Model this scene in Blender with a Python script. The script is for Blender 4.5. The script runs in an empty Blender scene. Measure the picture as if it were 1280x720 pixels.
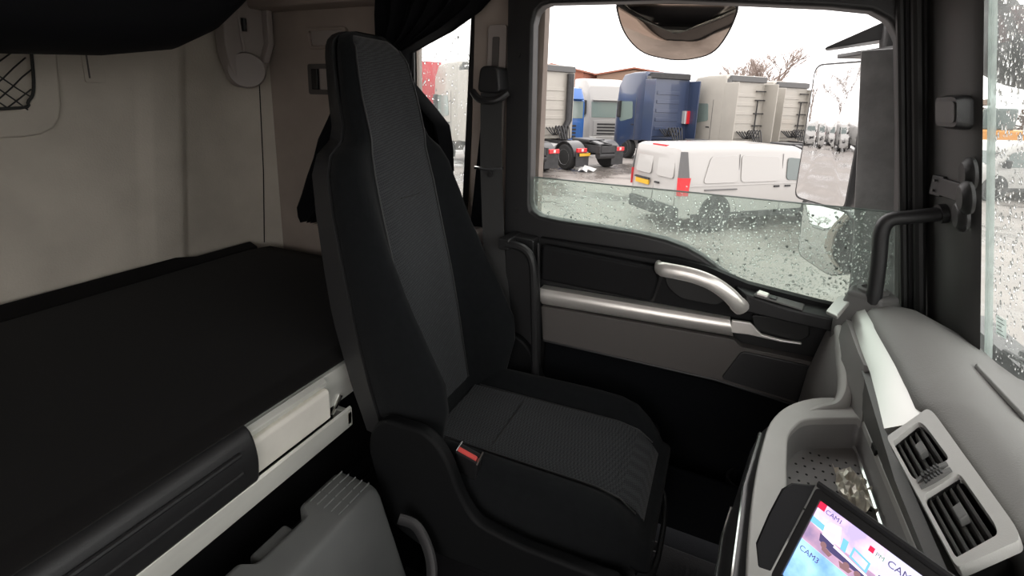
import bpy, bmesh, math, random
from mathutils import Vector, Matrix, Euler
random.seed(7)
PI = math.pi
SC = bpy.context.scene
COL = SC.collection

# ------------------------------------------------------------------ camera, sky, exposure
def make_camera():
    yaw, pitch, roll = math.radians(23.81), math.radians(12.51), math.radians(1.7)
    F = Vector((-math.sin(yaw)*math.cos(pitch), math.cos(yaw)*math.cos(pitch), -math.sin(pitch)))
    R0 = Vector((math.cos(yaw), math.sin(yaw), 0)); U0 = R0.cross(F)
    R = R0*math.cos(roll) + U0*math.sin(roll)
    U = -R0*math.sin(roll) + U0*math.cos(roll)
    cd = bpy.data.cameras.new('camera'); co = bpy.data.objects.new('camera', cd); COL.objects.link(co)
    m = Matrix((R, U, -F)).transposed().to_4x4(); m.translation = Vector((0, 0, 1.45))
    co.matrix_world = m
    cd.sensor_width = 36; cd.lens = 600/1280*36; cd.shift_y = -100/1280
    cd.clip_start = 0.02; cd.clip_end = 600
    SC.camera = co
make_camera()

w = bpy.data.worlds.new('overcast_sky'); SC.world = w; w.use_nodes = True
nt = w.node_tree; bg = nt.nodes['Background']
tc = nt.nodes.new('ShaderNodeTexCoord'); mp = nt.nodes.new('ShaderNodeMapping'); mp.inputs['Scale'].default_value = (1, 1, 2.5)
nz = nt.nodes.new('ShaderNodeTexNoise'); nz.inputs['Scale'].default_value = 2.2; nz.inputs['Detail'].default_value = 4
cr = nt.nodes.new('ShaderNodeValToRGB')
cr.color_ramp.elements[0].position = 0.35; cr.color_ramp.elements[0].color = (0.90, 0.85, 0.84, 1)
cr.color_ramp.elements[1].position = 0.65; cr.color_ramp.elements[1].color = (1.0, 0.965, 0.94, 1)
nt.links.new(tc.outputs['Generated'], mp.inputs[0]); nt.links.new(mp.outputs[0], nz.inputs[0])
nt.links.new(nz.outputs[0], cr.inputs[0]); nt.links.new(cr.outputs[0], bg.inputs[0])
bg.inputs[1].default_value = 1.0

SC.view_settings.view_transform = 'Standard'; SC.view_settings.look = 'None'
SC.view_settings.gamma = 1; SC.view_settings.use_curve_mapping = False
SC.view_settings.exposure = 1.75

# ------------------------------------------------------------------ materials
MATS = {}
def srgb(r, g, b):
    f = lambda c: (c/255/12.92) if c/255 <= 0.04045 else ((c/255+0.055)/1.055)**2.4
    return (f(r), f(g), f(b))
def mat(name, col, rough=0.6, metal=0.0, var=0.0, vscale=8, bump=0.0, bscale=200, spec=0.5, stretch=(1,1,1), coat=0, sheen=0):
    m = bpy.data.materials.new(name); m.use_nodes = True; n = m.node_tree; p = n.nodes['Principled BSDF']
    p.inputs['Base Color'].default_value = (*col, 1); p.inputs['Roughness'].default_value = rough
    p.inputs['Metallic'].default_value = metal; p.inputs['Specular IOR Level'].default_value = spec
    p.inputs['Coat Weight'].default_value = coat
    p.inputs['Sheen Weight'].default_value = sheen
    t = n.nodes.new('ShaderNodeTexCoord'); mpn = n.nodes.new('ShaderNodeMapping'); mpn.inputs['Scale'].default_value = stretch
    n.links.new(t.outputs['Object'], mpn.inputs[0])
    if var > 0:
        a = n.nodes.new('ShaderNodeTexNoise'); a.inputs['Scale'].default_value = vscale; a.inputs['Detail'].default_value = 5
        r = n.nodes.new('ShaderNodeValToRGB')
        r.color_ramp.elements[0].position = 0.3; r.color_ramp.elements[0].color = (*[c*(1-var) for c in col], 1)
        r.color_ramp.elements[1].position = 0.7; r.color_ramp.elements[1].color = (*[min(1, c*(1+var)) for c in col], 1)
        n.links.new(mpn.outputs[0], a.inputs[0]); n.links.new(a.outputs[0], r.inputs[0]); n.links.new(r.outputs[0], p.inputs['Base Color'])
    if bump > 0:
        a = n.nodes.new('ShaderNodeTexNoise'); a.inputs['Scale'].default_value = bscale; a.inputs['Detail'].default_value = 3
        b = n.nodes.new('ShaderNodeBump'); b.inputs['Strength'].default_value = bump; b.inputs['Distance'].default_value = 0.002
        n.links.new(mpn.outputs[0], a.inputs[0]); n.links.new(a.outputs[0], b.inputs['Height']); n.links.new(b.outputs[0], p.inputs['Normal'])
    MATS[name] = m
    return m
def emis(name, col, s=1.0):
    m = bpy.data.materials.new(name); m.use_nodes = True; n = m.node_tree; p = n.nodes['Principled BSDF']
    p.inputs['Base Color'].default_value = (0, 0, 0, 1); p.inputs['Emission Color'].default_value = (*col, 1); p.inputs['Emission Strength'].default_value = s
    p.inputs['Roughness'].default_value = 0.25
    MATS[name] = m; return m
def glass(name, tint, refl=0.06, fog=0.0, fogcol=(0.8, 0.85, 0.83)):
    m = bpy.data.materials.new(name); m.use_nodes = True; n = m.node_tree; n.nodes.remove(n.nodes['Principled BSDF'])
    out = n.nodes['Material Output']
    tr = n.nodes.new('ShaderNodeBsdfTransparent'); tr.inputs[0].default_value = (*tint, 1)
    gl = n.nodes.new('ShaderNodeBsdfGlossy'); gl.inputs['Roughness'].default_value = 0.02
    lw = n.nodes.new('ShaderNodeFresnel'); lw.inputs[0].default_value = 1.35
    mx = n.nodes.new('ShaderNodeMixShader')
    ge = n.nodes.new('ShaderNodeNewGeometry'); mu = n.nodes.new('ShaderNodeMath'); mu.operation = 'MULTIPLY_ADD'; mu.inputs[1].default_value = -1; mu.inputs[2].default_value = 1
    m3 = n.nodes.new('ShaderNodeMath'); m3.operation = 'MULTIPLY'
    n.links.new(ge.outputs['Backfacing'], mu.inputs[0]); n.links.new(mu.outputs[0], m3.inputs[0]); n.links.new(lw.outputs[0], m3.inputs[1])
    n.links.new(m3.outputs[0], mx.inputs[0]); n.links.new(tr.outputs[0], mx.inputs[1]); n.links.new(gl.outputs[0], mx.inputs[2])
    last = mx
    if fog > 0:
        df = n.nodes.new('ShaderNodeBsdfTranslucent'); df.inputs[0].default_value = (*fogcol, 1)
        d2 = n.nodes.new('ShaderNodeBsdfDiffuse'); d2.inputs[0].default_value = (*fogcol, 1)
        am = n.nodes.new('ShaderNodeMixShader'); am.inputs[0].default_value = 0.35
        n.links.new(df.outputs[0], am.inputs[1]); n.links.new(d2.outputs[0], am.inputs[2])
        t = n.nodes.new('ShaderNodeTexCoord'); nzz = n.nodes.new('ShaderNodeTexNoise'); nzz.inputs['Scale'].default_value = 60; nzz.inputs['Detail'].default_value = 4
        mpn = n.nodes.new('ShaderNodeMapping'); mpn.inputs['Scale'].default_value = (1, 1, 0.25)
        ml = n.nodes.new('ShaderNodeMath'); ml.operation = 'MULTIPLY'; ml.inputs[1].default_value = fog*2
        n.links.new(t.outputs['Object'], mpn.inputs[0]); n.links.new(mpn.outputs[0], nzz.inputs[0]); n.links.new(nzz.outputs[0], ml.inputs[0])
        m2 = n.nodes.new('ShaderNodeMixShader')
        n.links.new(ml.outputs[0], m2.inputs[0]); n.links.new(mx.outputs[0], m2.inputs[1]); n.links.new(am.outputs[0], m2.inputs[2]); last = m2
    n.links.new(last.outputs[0], out.inputs[0])
    MATS[name] = m; return m
def weave(name, c1, c2, scale, rough=0.9, ang=0.6, axis=(0, 0, 0)):
    m = mat(name, c1, rough, spec=0.25, sheen=0.15)
    n = m.node_tree; p = n.nodes['Principled BSDF']
    t = n.nodes.new('ShaderNodeTexCoord'); mpn = n.nodes.new('ShaderNodeMapping'); mpn.inputs['Rotation'].default_value = (ang, axis[1], axis[2])
    n.links.new(t.outputs['Object'], mpn.inputs[0])
    ck = n.nodes.new('ShaderNodeTexChecker'); ck.inputs['Scale'].default_value = scale
    ck.inputs['Color1'].default_value = (*c1, 1); ck.inputs['Color2'].default_value = (*c2, 1)
    n.links.new(mpn.outputs[0], ck.inputs[0]); n.links.new(ck.outputs[0], p.inputs['Base Color'])
    b = n.nodes.new('ShaderNodeBump'); b.inputs['Strength'].default_value = 0.5; b.inputs['Distance'].default_value = 0.001
    n.links.new(ck.outputs[1], b.inputs['Height']); n.links.new(b.outputs[0], p.inputs['Normal'])
    return m

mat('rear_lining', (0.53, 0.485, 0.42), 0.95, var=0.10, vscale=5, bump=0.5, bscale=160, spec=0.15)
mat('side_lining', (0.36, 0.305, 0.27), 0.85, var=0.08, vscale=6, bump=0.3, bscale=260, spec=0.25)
mat('beige_plastic', (0.34, 0.30, 0.28), 0.5, bump=0.1, bscale=400)
mat('black_plastic', (0.0153, 0.0153, 0.01615), 0.45, bump=0.15, bscale=500)
mat('soft_black', (0.008, 0.008, 0.0088), 0.6, bump=0.2, bscale=500, spec=0.2)
mat('pillar_grey', (0.048, 0.0472, 0.046), 0.5, bump=0.12, bscale=600)
mat('rubber', (0.012, 0.012, 0.012), 0.5)
mat('dash_pad', (0.225, 0.221, 0.213), 0.55, var=0.06, vscale=3, bump=0.35, bscale=420)
mat('dash_grey', (0.5, 0.495, 0.475), 0.42, var=0.05, vscale=10, bump=0.1, bscale=600)
mat('dash_mid', (0.115, 0.114, 0.11), 0.5, bump=0.1, bscale=500)
mat('dash_end', (0.33, 0.325, 0.315), 0.5, bump=0.1, bscale=500)
mat('dash_dark', (0.028, 0.028, 0.029), 0.4, bump=0.1, bscale=500)
mat('satin_silver', (0.92, 0.885, 0.84), 0.30, metal=0.6, bump=0.05, bscale=500)
mat('dash_silver', (0.60, 0.60, 0.58), 0.36, metal=0.6, bump=0.05, bscale=500)
mat('brushed_alu', (0.86, 0.86, 0.80), 0.34, metal=0.4, var=0.10, vscale=14, bump=0.1, bscale=60, stretch=(1, 0.2, 1))
mat('chrome', (0.85, 0.85, 0.85), 0.1, metal=1.0)
mat('cream_plastic', (0.84, 0.81, 0.74), 0.5, var=0.06, vscale=9)
mat('door_grey', (0.09, 0.0816, 0.0774), 0.6, bump=0.25, bscale=500)
mat('carpet_black', (0.0048, 0.0054, 0.0066), 0.95, bump=0.5, bscale=400, spec=0.08)
mat('mattress_cloth', (0.0072, 0.0066, 0.0066), 0.9, bump=0.3, bscale=600, spec=0.12, sheen=0.05)
mat('seat_cloth', (0.00833, 0.00931, 0.01029), 0.95, var=0.12, vscale=60, bump=0.3, bscale=500, spec=0.1, sheen=0.06)
weave('seat_weave', (0.016, 0.018, 0.020), (0.045, 0.048, 0.052), 210)
mat('seat_shell', (0.022, 0.022, 0.023), 0.5, bump=0.1, bscale=500)
mat('curtain_cloth', (0.0036, 0.0039, 0.0054), 0.85, bump=0.2, bscale=300, spec=0.2)
mat('belt_web', (0.035, 0.035, 0.035), 0.8, bump=0.4, bscale=900, stretch=(1, 1, 0.2))
mat('red_button', (0.75, 0.10, 0.09), 0.4)
mat('box_grey', (0.125, 0.13, 0.128), 0.5, var=0.10, vscale=7, bump=0.1, bscale=300)
mat('rib_highlight_grey', (0.20, 0.21, 0.205), 0.45)  # paler than the box: highlights on the lid ribs put into the colour
mat('tray_grey', (0.32, 0.315, 0.31), 0.5, bump=0.15, bscale=500)
mat('cover_black', (0.006, 0.0065, 0.007), 0.6, bump=0.1, bscale=500, spec=.15)
mat('deflector_grey', (0.2, 0.2, 0.2), 0.3, var=.15, vscale=20, bump=0.3, bscale=90)
mat('mat_black', (0.007, 0.007, 0.008), 0.8, bump=0.3, bscale=200, spec=.15)
mat('net_cord', (0.03, 0.03, 0.028), 0.8)
mat('mirror_glass', (0.64, 0.64, 0.64), 0.012, metal=1.0, bump=.02, bscale=60)
mat('smoky_mirror', (0.58, 0.5, 0.44), 0.06, metal=1.0)
mat('wet_black', (0.055, 0.055, 0.056), 0.28, bump=0.25, bscale=90)
mat('foil', (0.80, 0.77, 0.68), 0.3, metal=0.5, var=0.25, vscale=60)
mat('paint_white', (0.3478, 0.3399, 0.3267), 0.3, coat=0.5)
mat('paint_cream', (0.3536, 0.3337, 0.2966), 0.4, coat=0.3, var=0.04, vscale=2)
mat('paint_blue', (0.031, 0.0465, 0.093), 0.3, coat=0.5)
mat('paint_bright_blue', (0.0124, 0.0992, 0.341), 0.3, coat=0.4)
mat('paint_orange', (0.5525, 0.2275, 0.026), 0.4)
mat('paint_dark', (0.021, 0.0224, 0.0252), 0.3, coat=0.5)
mat('paint_red', (0.468, 0.0195, 0.0325), 0.4)
mat('panel_trim_grey', (0.096, 0.096, 0.096), 0.6)  # plain grey of door seams, slide rails, trim strips and roof fairings
mat('tyre', (0.02, 0.02, 0.02), 0.75, bump=0.3, bscale=60)
mat('rim_steel', (0.42, 0.42, 0.42), 0.4, metal=0.15)
mat('chassis', (0.0245, 0.0245, 0.0259), 0.55, var=0.3, vscale=6)
mat('wet_mudguard', (0.06, 0.06, 0.063), 0.3)
mat('auto_glass', (0.06, 0.085, 0.08), 0.08, spec=0.9)
mat('light_glass', (0.18, 0.228, 0.21), 0.12, spec=0.8)
mat('tail_red', (0.525, 0.014, 0.021), 0.3, coat=0.5)
mat('lamp_white', (0.5525, 0.546, 0.52), 0.2, coat=0.5)
mat('lamp_orange', (0.90, 0.35, 0.03), 0.3)
mat('plate_yellow', (0.5525, 0.325, 0.0195), 0.4)
mat('roof_red', (0.252, 0.09, 0.054), 0.7)
mat('cladding_brown', (0.216, 0.138, 0.096), 0.7, var=0.06, vscale=0.3)
mat('cladding_grey', (0.252, 0.246, 0.24), 0.6)
mat('bark', (0.2592, 0.2088, 0.1836), 0.9)
mat('autumn_leaf', (0.2925, 0.143, 0.0325), 0.8)
mat('hedge', (0.12, 0.072, 0.048), 0.9, var=0.3, vscale=2)
mat('green_paint', (0.012, 0.21, 0.09), 0.4)
mat('paper', (0.52, 0.52, 0.507), 0.6)
mat('ink', (0.02, 0.02, 0.02), 0.6)
glass('frost_edge', (0.8, 0.87, 0.85), fog=0.6)
glass('pane_clear', (0.97, 0.985, 0.975))
glass('pane_door', (0.80, 0.87, 0.83), fog=0.10)
glass('pane_side', (0.95, 0.965, 0.96), fog=0.10)
glass('pane_screen', (0.955, 0.975, 0.965), fog=0.085)
m = mat('water_drop', (1, 1, 1), 0.0); m.node_tree.nodes['Principled BSDF'].inputs['Transmission Weight'].default_value = 1.0
m.node_tree.nodes['Principled BSDF'].inputs['IOR'].default_value = 1.33

# ------------------------------------------------------------------ mesh helpers
class MB:
    def __init__(s): s.v = []; s.f = []
    def add(s, vs, fs):
        k = len(s.v); s.v += [tuple(p) for p in vs]; s.f += [tuple(i+k for i in q) for q in fs]; return s
    def box(s, a, b, M=None):
        (x0, y0, z0), (x1, y1, z1) = a, b
        vs = [(x0,y0,z0),(x1,y0,z0),(x1,y1,z0),(x0,y1,z0),(x0,y0,z1),(x1,y0,z1),(x1,y1,z1),(x0,y1,z1)]
        if M: vs = [M @ Vector(p) for p in vs]
        return s.add(vs, [(0,3,2,1),(4,5,6,7),(0,1,5,4),(1,2,6,5),(2,3,7,6),(3,0,4,7)])
    def hexa(s, vs): return s.add(vs, [(0,3,2,1),(4,5,6,7),(0,1,5,4),(1,2,6,5),(2,3,7,6),(3,0,4,7)])
    def loft(s, secs, closed=True, caps=True, flip=False):
        n = len(secs[0]); k = len(s.v)
        for q in secs: s.v += [tuple(p) for p in q]
        for i in range(len(secs)-1):
            for j in range(n if closed else n-1):
                a, b = k+i*n+j, k+i*n+(j+1) % n
                s.f.append((a, b, b+n, a+n))
        if caps and closed:
            s.f.append(tuple(range(k+n-1, k-1, -1))); s.f.append(tuple(range(k+(len(secs)-1)*n, k+len(secs)*n)))
        return s
    def tube(s, pts, r, n=10, flat=1.0, up=None):
        pts = [Vector(p) for p in pts]; secs = []; prev = None
        for i, p in enumerate(pts):
            d = (pts[min(i+1, len(pts)-1)] - pts[max(i-1, 0)]).normalized()
            if prev is None:
                u = Vector(up) if up else (Vector((0, 0, 1)) if abs(d.z) < .9 else Vector((1, 0, 0)))
            else: u = prev
            u = (u - d*u.dot(d)).normalized(); prev = u; wv = d.cross(u)
            rr = r[i] if isinstance(r, (list, tuple)) else r
            secs.append([p + u*math.cos(2*PI*j/n)*rr + wv*math.sin(2*PI*j/n)*rr*flat for j in range(n)])
        return s.loft(secs)
    def disc(s, c, axis, r, h, n=24, r2=None):
        c = Vector(c); a = Vector(axis).normalized()
        return s.tube([c, c+a*h], [r, r if r2 is None else r2], n)
    def lathe(s, c, axis, prof, n=24):
        c = Vector(c); a = Vector(axis).normalized(); u = a.orthogonal().normalized(); wv = a.cross(u)
        secs = [[c + a*h + (u*math.cos(2*PI*j/n) + wv*math.sin(2*PI*j/n))*r for j in range(n)] for r, h in prof]
        return s.loft(secs)
    def build(s, name, material, parent=None, smooth=True, bevel=0, seg=2, ang=35, local=False, kind=None, subsurf=0):
        me = bpy.data.meshes.new(name); me.from_pydata(s.v, [], s.f)
        bm = bmesh.new(); bm.from_mesh(me); bmesh.ops.recalc_face_normals(bm, faces=bm.faces); bm.to_mesh(me); bm.free()
        return finish(me, name, material, parent, smooth, bevel, seg, ang, local, kind, subsurf)
INV = {}
def finish(me, name, material, parent=None, smooth=True, bevel=0, seg=2, ang=35, local=False, kind=None, subsurf=0):
    if smooth:
        me.polygons.foreach_set('use_smooth', [True]*len(me.polygons))
        if not subsurf: me.set_sharp_from_angle(angle=math.radians(ang))
    me.materials.append(MATS[material])
    o = bpy.data.objects.new(name, me); COL.objects.link(o)
    if bevel:
        b = o.modifiers.new('bevel', 'BEVEL'); b.width = bevel; b.segments = seg; b.limit_method = 'ANGLE'; b.angle_limit = math.radians(30)
        b.harden_normals = True
    if subsurf:
        b = o.modifiers.new('sub', 'SUBSURF'); b.levels = subsurf; b.render_levels = subsurf
    if parent:
        o.parent = parent
        if not local and parent.name in INV: o.matrix_parent_inverse = INV[parent.name]
    if kind: o['kind'] = kind
    return o
def plate(outer, holes, fn, depth_vec, name, material, parent=None, **kw):
    """flat outline (with holes) mapped by fn(u,v)->xyz and given real thickness"""
    bm = bmesh.new(); es = []
    for loop in [outer] + holes:
        vs = [bm.verts.new(fn(*p)) for p in loop]
        es += [bm.edges.new((vs[i], vs[(i+1) % len(vs)])) for i in range(len(vs))]
    bmesh.ops.triangle_fill(bm, use_beauty=True, edges=es)
    r = bmesh.ops.extrude_face_region(bm, geom=bm.faces[:])
    bmesh.ops.translate(bm, verts=[e for e in r['geom'] if isinstance(e, bmesh.types.BMVert)], vec=Vector(depth_vec))
    bmesh.ops.recalc_face_normals(bm, faces=bm.faces)
    bmesh.ops.dissolve_limit(bm, angle_limit=0.01, verts=bm.verts, edges=bm.edges)
    me = bpy.data.meshes.new(name); bm.to_mesh(me); bm.free()
    return finish(me, name, material, parent, **kw)
def rnd(pts, r, n=4):
    """round the corners of a 2-D polygon"""
    out = []; N = len(pts)
    for i in range(N):
        p = Vector(pts[i]); a = Vector(pts[i-1]); b = Vector(pts[(i+1) % N])
        rr = r[i] if isinstance(r, (list, tuple)) else r
        la, lb = (a-p).length, (b-p).length; d = min(rr, la*.49, lb*.49)
        if d < 1e-5: out.append(tuple(p)); continue
        s, e = p+(a-p).normalized()*d, p+(b-p).normalized()*d
        for k in range(n+1):
            t = k/n; q = s*(1-t)**2 + p*2*t*(1-t) + e*t*t; out.append(tuple(q))
    return out
def smoothpath(pts, n=6):
    pts = [Vector(p) for p in pts]; out = []
    for i in range(len(pts)-1):
        p0, p1, p2, p3 = pts[max(i-1, 0)], pts[i], pts[i+1], pts[min(i+2, len(pts)-1)]
        for k in range(n):
            t = k/n
            out.append(0.5*((2*p1)+(p2-p0)*t+(2*p0-5*p1+4*p2-p3)*t*t+(3*p1-p0-3*p2+p3)*t**3))
    out.append(pts[-1]); return out
def tag(o, label=None, cat=None, group=None, kind=None):
    if label: o['label'] = label
    if cat: o['category'] = cat
    if group: o['group'] = group
    if kind: o['kind'] = kind
    return o
def empty(name, loc=(0, 0, 0), rz=0, label=None, cat=None, group=None, kind=None):
    o = bpy.data.objects.new(name, None); COL.objects.link(o); o.location = loc; o.rotation_euler = (0, 0, rz)
    o.empty_display_size = 0.1
    INV[o.name] = (Matrix.Translation(loc) @ Matrix.Rotation(rz, 4, 'Z')).inverted()
    return tag(o, label, cat, group, kind)
def copy_tree(o, parent=None):
    c = o.copy(); COL.objects.link(c); c.parent = parent
    for ch in list(o.children): copy_tree(ch, c)
    return c
def XZ(y): return lambda u, v: (u, y, v)
def XY(z): return lambda u, v: (u, v, z)
def YZ(x): return lambda u, v: (x, u, v)
def text(body, size, fn_matrix, name, material, parent=None, local=False, depth=0.0003):
    cu = bpy.data.curves.new(name, 'FONT'); cu.body = body; cu.size = size; cu.extrude = depth
    to = bpy.data.objects.new(name, cu); COL.objects.link(to)
    dg = bpy.context.evaluated_depsgraph_get()
    me = bpy.data.meshes.new_from_object(to.evaluated_get(dg)); bpy.data.objects.remove(to)
    me.transform(fn_matrix); me.name = name
    me.materials.clear()
    return finish(me, name, material, parent, smooth=False, local=local)

# ================================================================== THE YARD OUTSIDE
GZ = -1.10
def make_ground():
    m = bpy.data.materials.new('wet_asphalt'); m.use_nodes = True; n = m.node_tree; p = n.nodes['Principled BSDF']
    t = n.nodes.new('ShaderNodeTexCoord')
    a = n.nodes.new('ShaderNodeTexNoise'); a.inputs['Scale'].default_value = 0.35; a.inputs['Detail'].default_value = 8; a.inputs['Roughness'].default_value = 0.65
    r = n.nodes.new('ShaderNodeValToRGB'); r.color_ramp.elements[0].position = 0.35; r.color_ramp.elements[0].color = (0.14, 0.125, 0.114, 1)
    r.color_ramp.elements[1].position = 0.65; r.color_ramp.elements[1].color = (0.30, 0.275, 0.255, 1)
    r2 = n.nodes.new('ShaderNodeValToRGB'); r2.color_ramp.elements[0].position = 0.42; r2.color_ramp.elements[0].color = (0.10, 0.10, 0.10, 1)
    r2.color_ramp.elements[1].position = 0.56; r2.color_ramp.elements[1].color = (0.75, 0.75, 0.75, 1)
    b2 = n.nodes.new('ShaderNodeTexNoise'); b2.inputs['Scale'].default_value = 30; b2.inputs['Detail'].default_value = 4
    bp = n.nodes.new('ShaderNodeBump'); bp.inputs['Strength'].default_value = 0.35; bp.inputs['Distance'].default_value = 0.02
    for x in (a, b2): n.links.new(t.outputs['Object'], x.inputs[0])
    n.links.new(a.outputs[0], r.inputs[0]); n.links.new(r.outputs[0], p.inputs['Base Color'])
    n.links.new(a.outputs[0], r2.inputs[0]); n.links.new(r2.outputs[0], p.inputs['Roughness'])
    n.links.new(b2.outputs[0], bp.inputs['Height']); n.links.new(bp.outputs[0], p.inputs['Normal'])
    MATS['wet_asphalt'] = m
    o = MB().box((-160, -120, GZ-0.3), (160, 170, GZ)).build('ground', 'wet_asphalt', smooth=False)
    tag(o, 'wet grey asphalt yard with puddles outside the cab', 'ground', kind='structure')
make_ground()

def wheel(parent, c, r, wd, side, name='wheel', steel='rim_steel'):
    """tyre part with a rim sub-part; side=+1/-1 says which way the outer face looks (local y)"""
    x, y, z = c
    t = MB().lathe((x, y-wd/2, z), (0, 1, 0), [(r*.60, 0), (r*.93, 0), (r, wd*.15), (r, wd*.85), (r*.93, wd), (r*.60, wd)], 28).build(name, 'tyre', parent, local=True)
    y0 = y + side*wd/2
    MB().lathe((x, y0-side*0.10, z), (0, side, 0), [(0.01, 0.06), (r*.18, 0.075), (r*.20, 0.03), (r*.45, 0.0), (r*.55, 0.07), (r*.61, 0.105), (r*.61, 0.0)], 24).build('rim', steel, t, local=True)
    return t

def tractor(name, label, loc, rz, paint, group, back='paint_cream', fairing=True, stack=False, ladder=False, plate_y=True, deflector=True, redlight=False, near=True, H=3.7):
    """articulated-lorry tractor unit: local +x forward, origin on the ground under the rear axle"""
    T = empty(name, (loc[0], loc[1], GZ), rz, label, 'truck', group)
    cab = MB()
    def sec(x, z0, z1, hw, r=0.10):
        pts = rnd([(-hw, z0), (hw, z0), (hw, z1), (-hw, z1)], [0.05, 0.05, r, r], 3)
        return [(x, p[0], p[1]) for p in pts]
    cab.loft([sec(2.45, 1.0, H-.12, 1.20), sec(2.55, 0.95, H, 1.24), sec(3.5, 0.9, H, 1.25), sec(4.2, .5, H-.08, 1.25), sec(4.6, .45, H-.45, 1.22, .2), sec(4.78, .4, 2.7, 1.18, .15), sec(4.86, .38, 1.75, 1.16, .1)])
    c = cab.build('cab', paint, T, local=True, bevel=0.03)
    # rear wall: one raised panel with pressed ribs, edge strip
    bw = MB().box((2.40, -1.02, 1.15), (2.46, 1.02, H-.25)).build('rear_panel', back, T, local=True, bevel=0.03)
    for z in (1.45, 1.85, 2.25, 2.65, 3.05):
        MB().box((2.375, -.62, z), (2.405, .62, z+.16)).build('pressed_rib', back, bw, local=True, bevel=0.012)
    MB().box((2.30, 1.02, 1.0), (2.47, 1.20, H-.2)).build('edge_strip', 'panel_trim_grey', T, local=True, bevel=0.02)
    if deflector:
        MB().box((2.28, -1.10, H-.30), (2.44, 1.10, H-.04)).build('roof_fairing', 'panel_trim_grey' if paint != 'paint_blue' else 'chassis', T, local=True, bevel=0.03)
    if fairing:
        for s in (-1, 1):
            MB().box((1.75, s*1.22-.025, 1.0), (2.5, s*1.22+.025, H-.35)).build('side_fairing', paint, T, local=True, bevel=0.02)
    if stack:
        MB().tube([(2.25, -.62, .9), (2.25, -.62, 1.5), (2.25, -.80, 1.8), (2.25, -.80, H-.35)], .15, 10).build('air_intake_stack', 'chassis', T, local=True)
    if ladder:
        for z in (1.2, 1.75, 2.3, 2.9, 3.3):
            MB().box((2.30, -1.15, z), (2.36, -.55, z+.05)).build('rung', 'chassis', T, local=True)
        MB().box((2.30, -.72, 1.1), (2.34, -.68, 2.9)).build('ladder_rail', 'chassis', T, local=True)
    if redlight:
        MB().box((2.2, -1.24, 1.75), (2.42, -1.02, 2.35)).build('red_marker_board', 'tail_red', T, local=True, bevel=.02)
        MB().box((2.2, -1.0, 1.75), (2.42, -.90, 2.35)).build('grey_marker_board', 'rim_steel', T, local=True, bevel=.02)
    # side windows, mirrors, door lines
    for s in (-1, 1):
        d = plate(rnd([(3.25, 1.95), (4.25, 1.75), (4.42, 1.95), (4.25, 2.72), (3.35, 2.72)], .08), [], XZ(s*1.252), (0, s*.012, 0), 'side_window', 'light_glass', T, local=True)
        mm = MB().box((4.25, s*1.32-.10, 1.95), (4.42, s*1.32+.10, 2.75)).build('mirror', 'chassis', T, local=True, bevel=.05)
        MB().box((4.3, s*1.22-.1, 2.70), (4.36, s*1.22+.1, 2.75)).build('mirror_arm', 'chassis', mm, local=True)
        MB().box((3.05, s*1.252-.004, .9), (3.07, s*1.252+.004, 2.9)).build('door_seam', 'panel_trim_grey', T, local=True)
        MB().box((3.15, s*1.262-.01, 1.62), (3.35, s*1.262+.01, 1.68)).build('door_handle', 'chassis', T, local=True)
    # front
    wb = [(4.855, -1.08, 1.80), (4.865, -.5, 1.80), (4.865, .5, 1.80), (4.855, 1.08, 1.80), (4.785, 1.10, 2.66), (4.790, .5, 2.66), (4.790, -.5, 2.66), (4.785, -1.10, 2.66)]
    MB().loft([[(x-.03, y, z) for x, y, z in wb], [(x+.018, y, z) for x, y, z in wb]]).build('windscreen', 'light_glass', T, local=True, smooth=False)
    gr = MB().box((4.86, -.95, .75), (4.90, .95, 1.62)).build('grille', paint, T, local=True, bevel=.03)
    for z in (.82, 1.0, 1.18, 1.36):
        MB().box((4.885, -.72, z), (4.915, .72, z+.10)).build('grille_bar', 'chassis', gr, local=True)
    MB().box((4.84, -1.18, .35), (4.95, 1.18, .74)).build('bumper', paint, T, local=True, bevel=.05)
    for s in (-1, 1): MB().box((4.92, s*.95-.2, .50), (4.97, s*.95+.2, .68)).build('headlamp', 'lamp_white', T, local=True, bevel=.03)
    MB().box((4.95, -.26, .42), (4.965, .26, .53)).build('number_plate', 'paper', T, local=True)
    MB().box((4.60, -1.05, 2.74), (4.98, 1.05, 2.80)).build('sun_visor', paint, T, local=True, bevel=.02)
    # chassis
    MB().box((-1.15, -.45, .72), (4.6, -.35, 1.0)).box((-1.15, .35, .72), (4.6, .45, 1.0)).box((-1.15, -.4, .74), (-1.0, .4, .98)).box((1.0, -.4, .74), (1.2, .4, .98)).build('chassis_frame', 'chassis', T, local=True)
    fw = MB().loft([[(-.45, -.42, 1.08), (.55, -.42, 1.08), (.55, .42, 1.08), (-.45, .42, 1.08)], [(-.55, -.40, 1.20), (.5, -.46, 1.20), (.5, .46, 1.20), (-.55, .40, 1.20)]]).build('fifth_wheel', 'wet_mudguard', T, local=True, bevel=.04)
    for s in (-1, 1): MB().hexa([(-1.0, s*.10, 1.04), (-.4, s*.10, 1.10), (-.4, s*.32, 1.10), (-1.0, s*.32, 1.0), (-1.0, s*.10, 1.09), (-.4, s*.10, 1.18), (-.4, s*.32, 1.18), (-1.0, s*.32, 1.05)]).build('guide_ramp', 'wet_mudguard', fw, local=True)
    MB().tube([(-1.0, -.4, .62), (-1.0, .4, .62)], .13, 12).build('air_tank', 'chassis', T, local=True)
    MB().tube([(.9, .8, .62), (2.3, .8, .62)], .30, 14).build('fuel_tank', 'rim_steel', T, local=True)
    MB().box((1.2, -.95, .45), (2.3, -.5, .95)).build('battery_box', 'chassis', T, local=True, bevel=.04)
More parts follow.
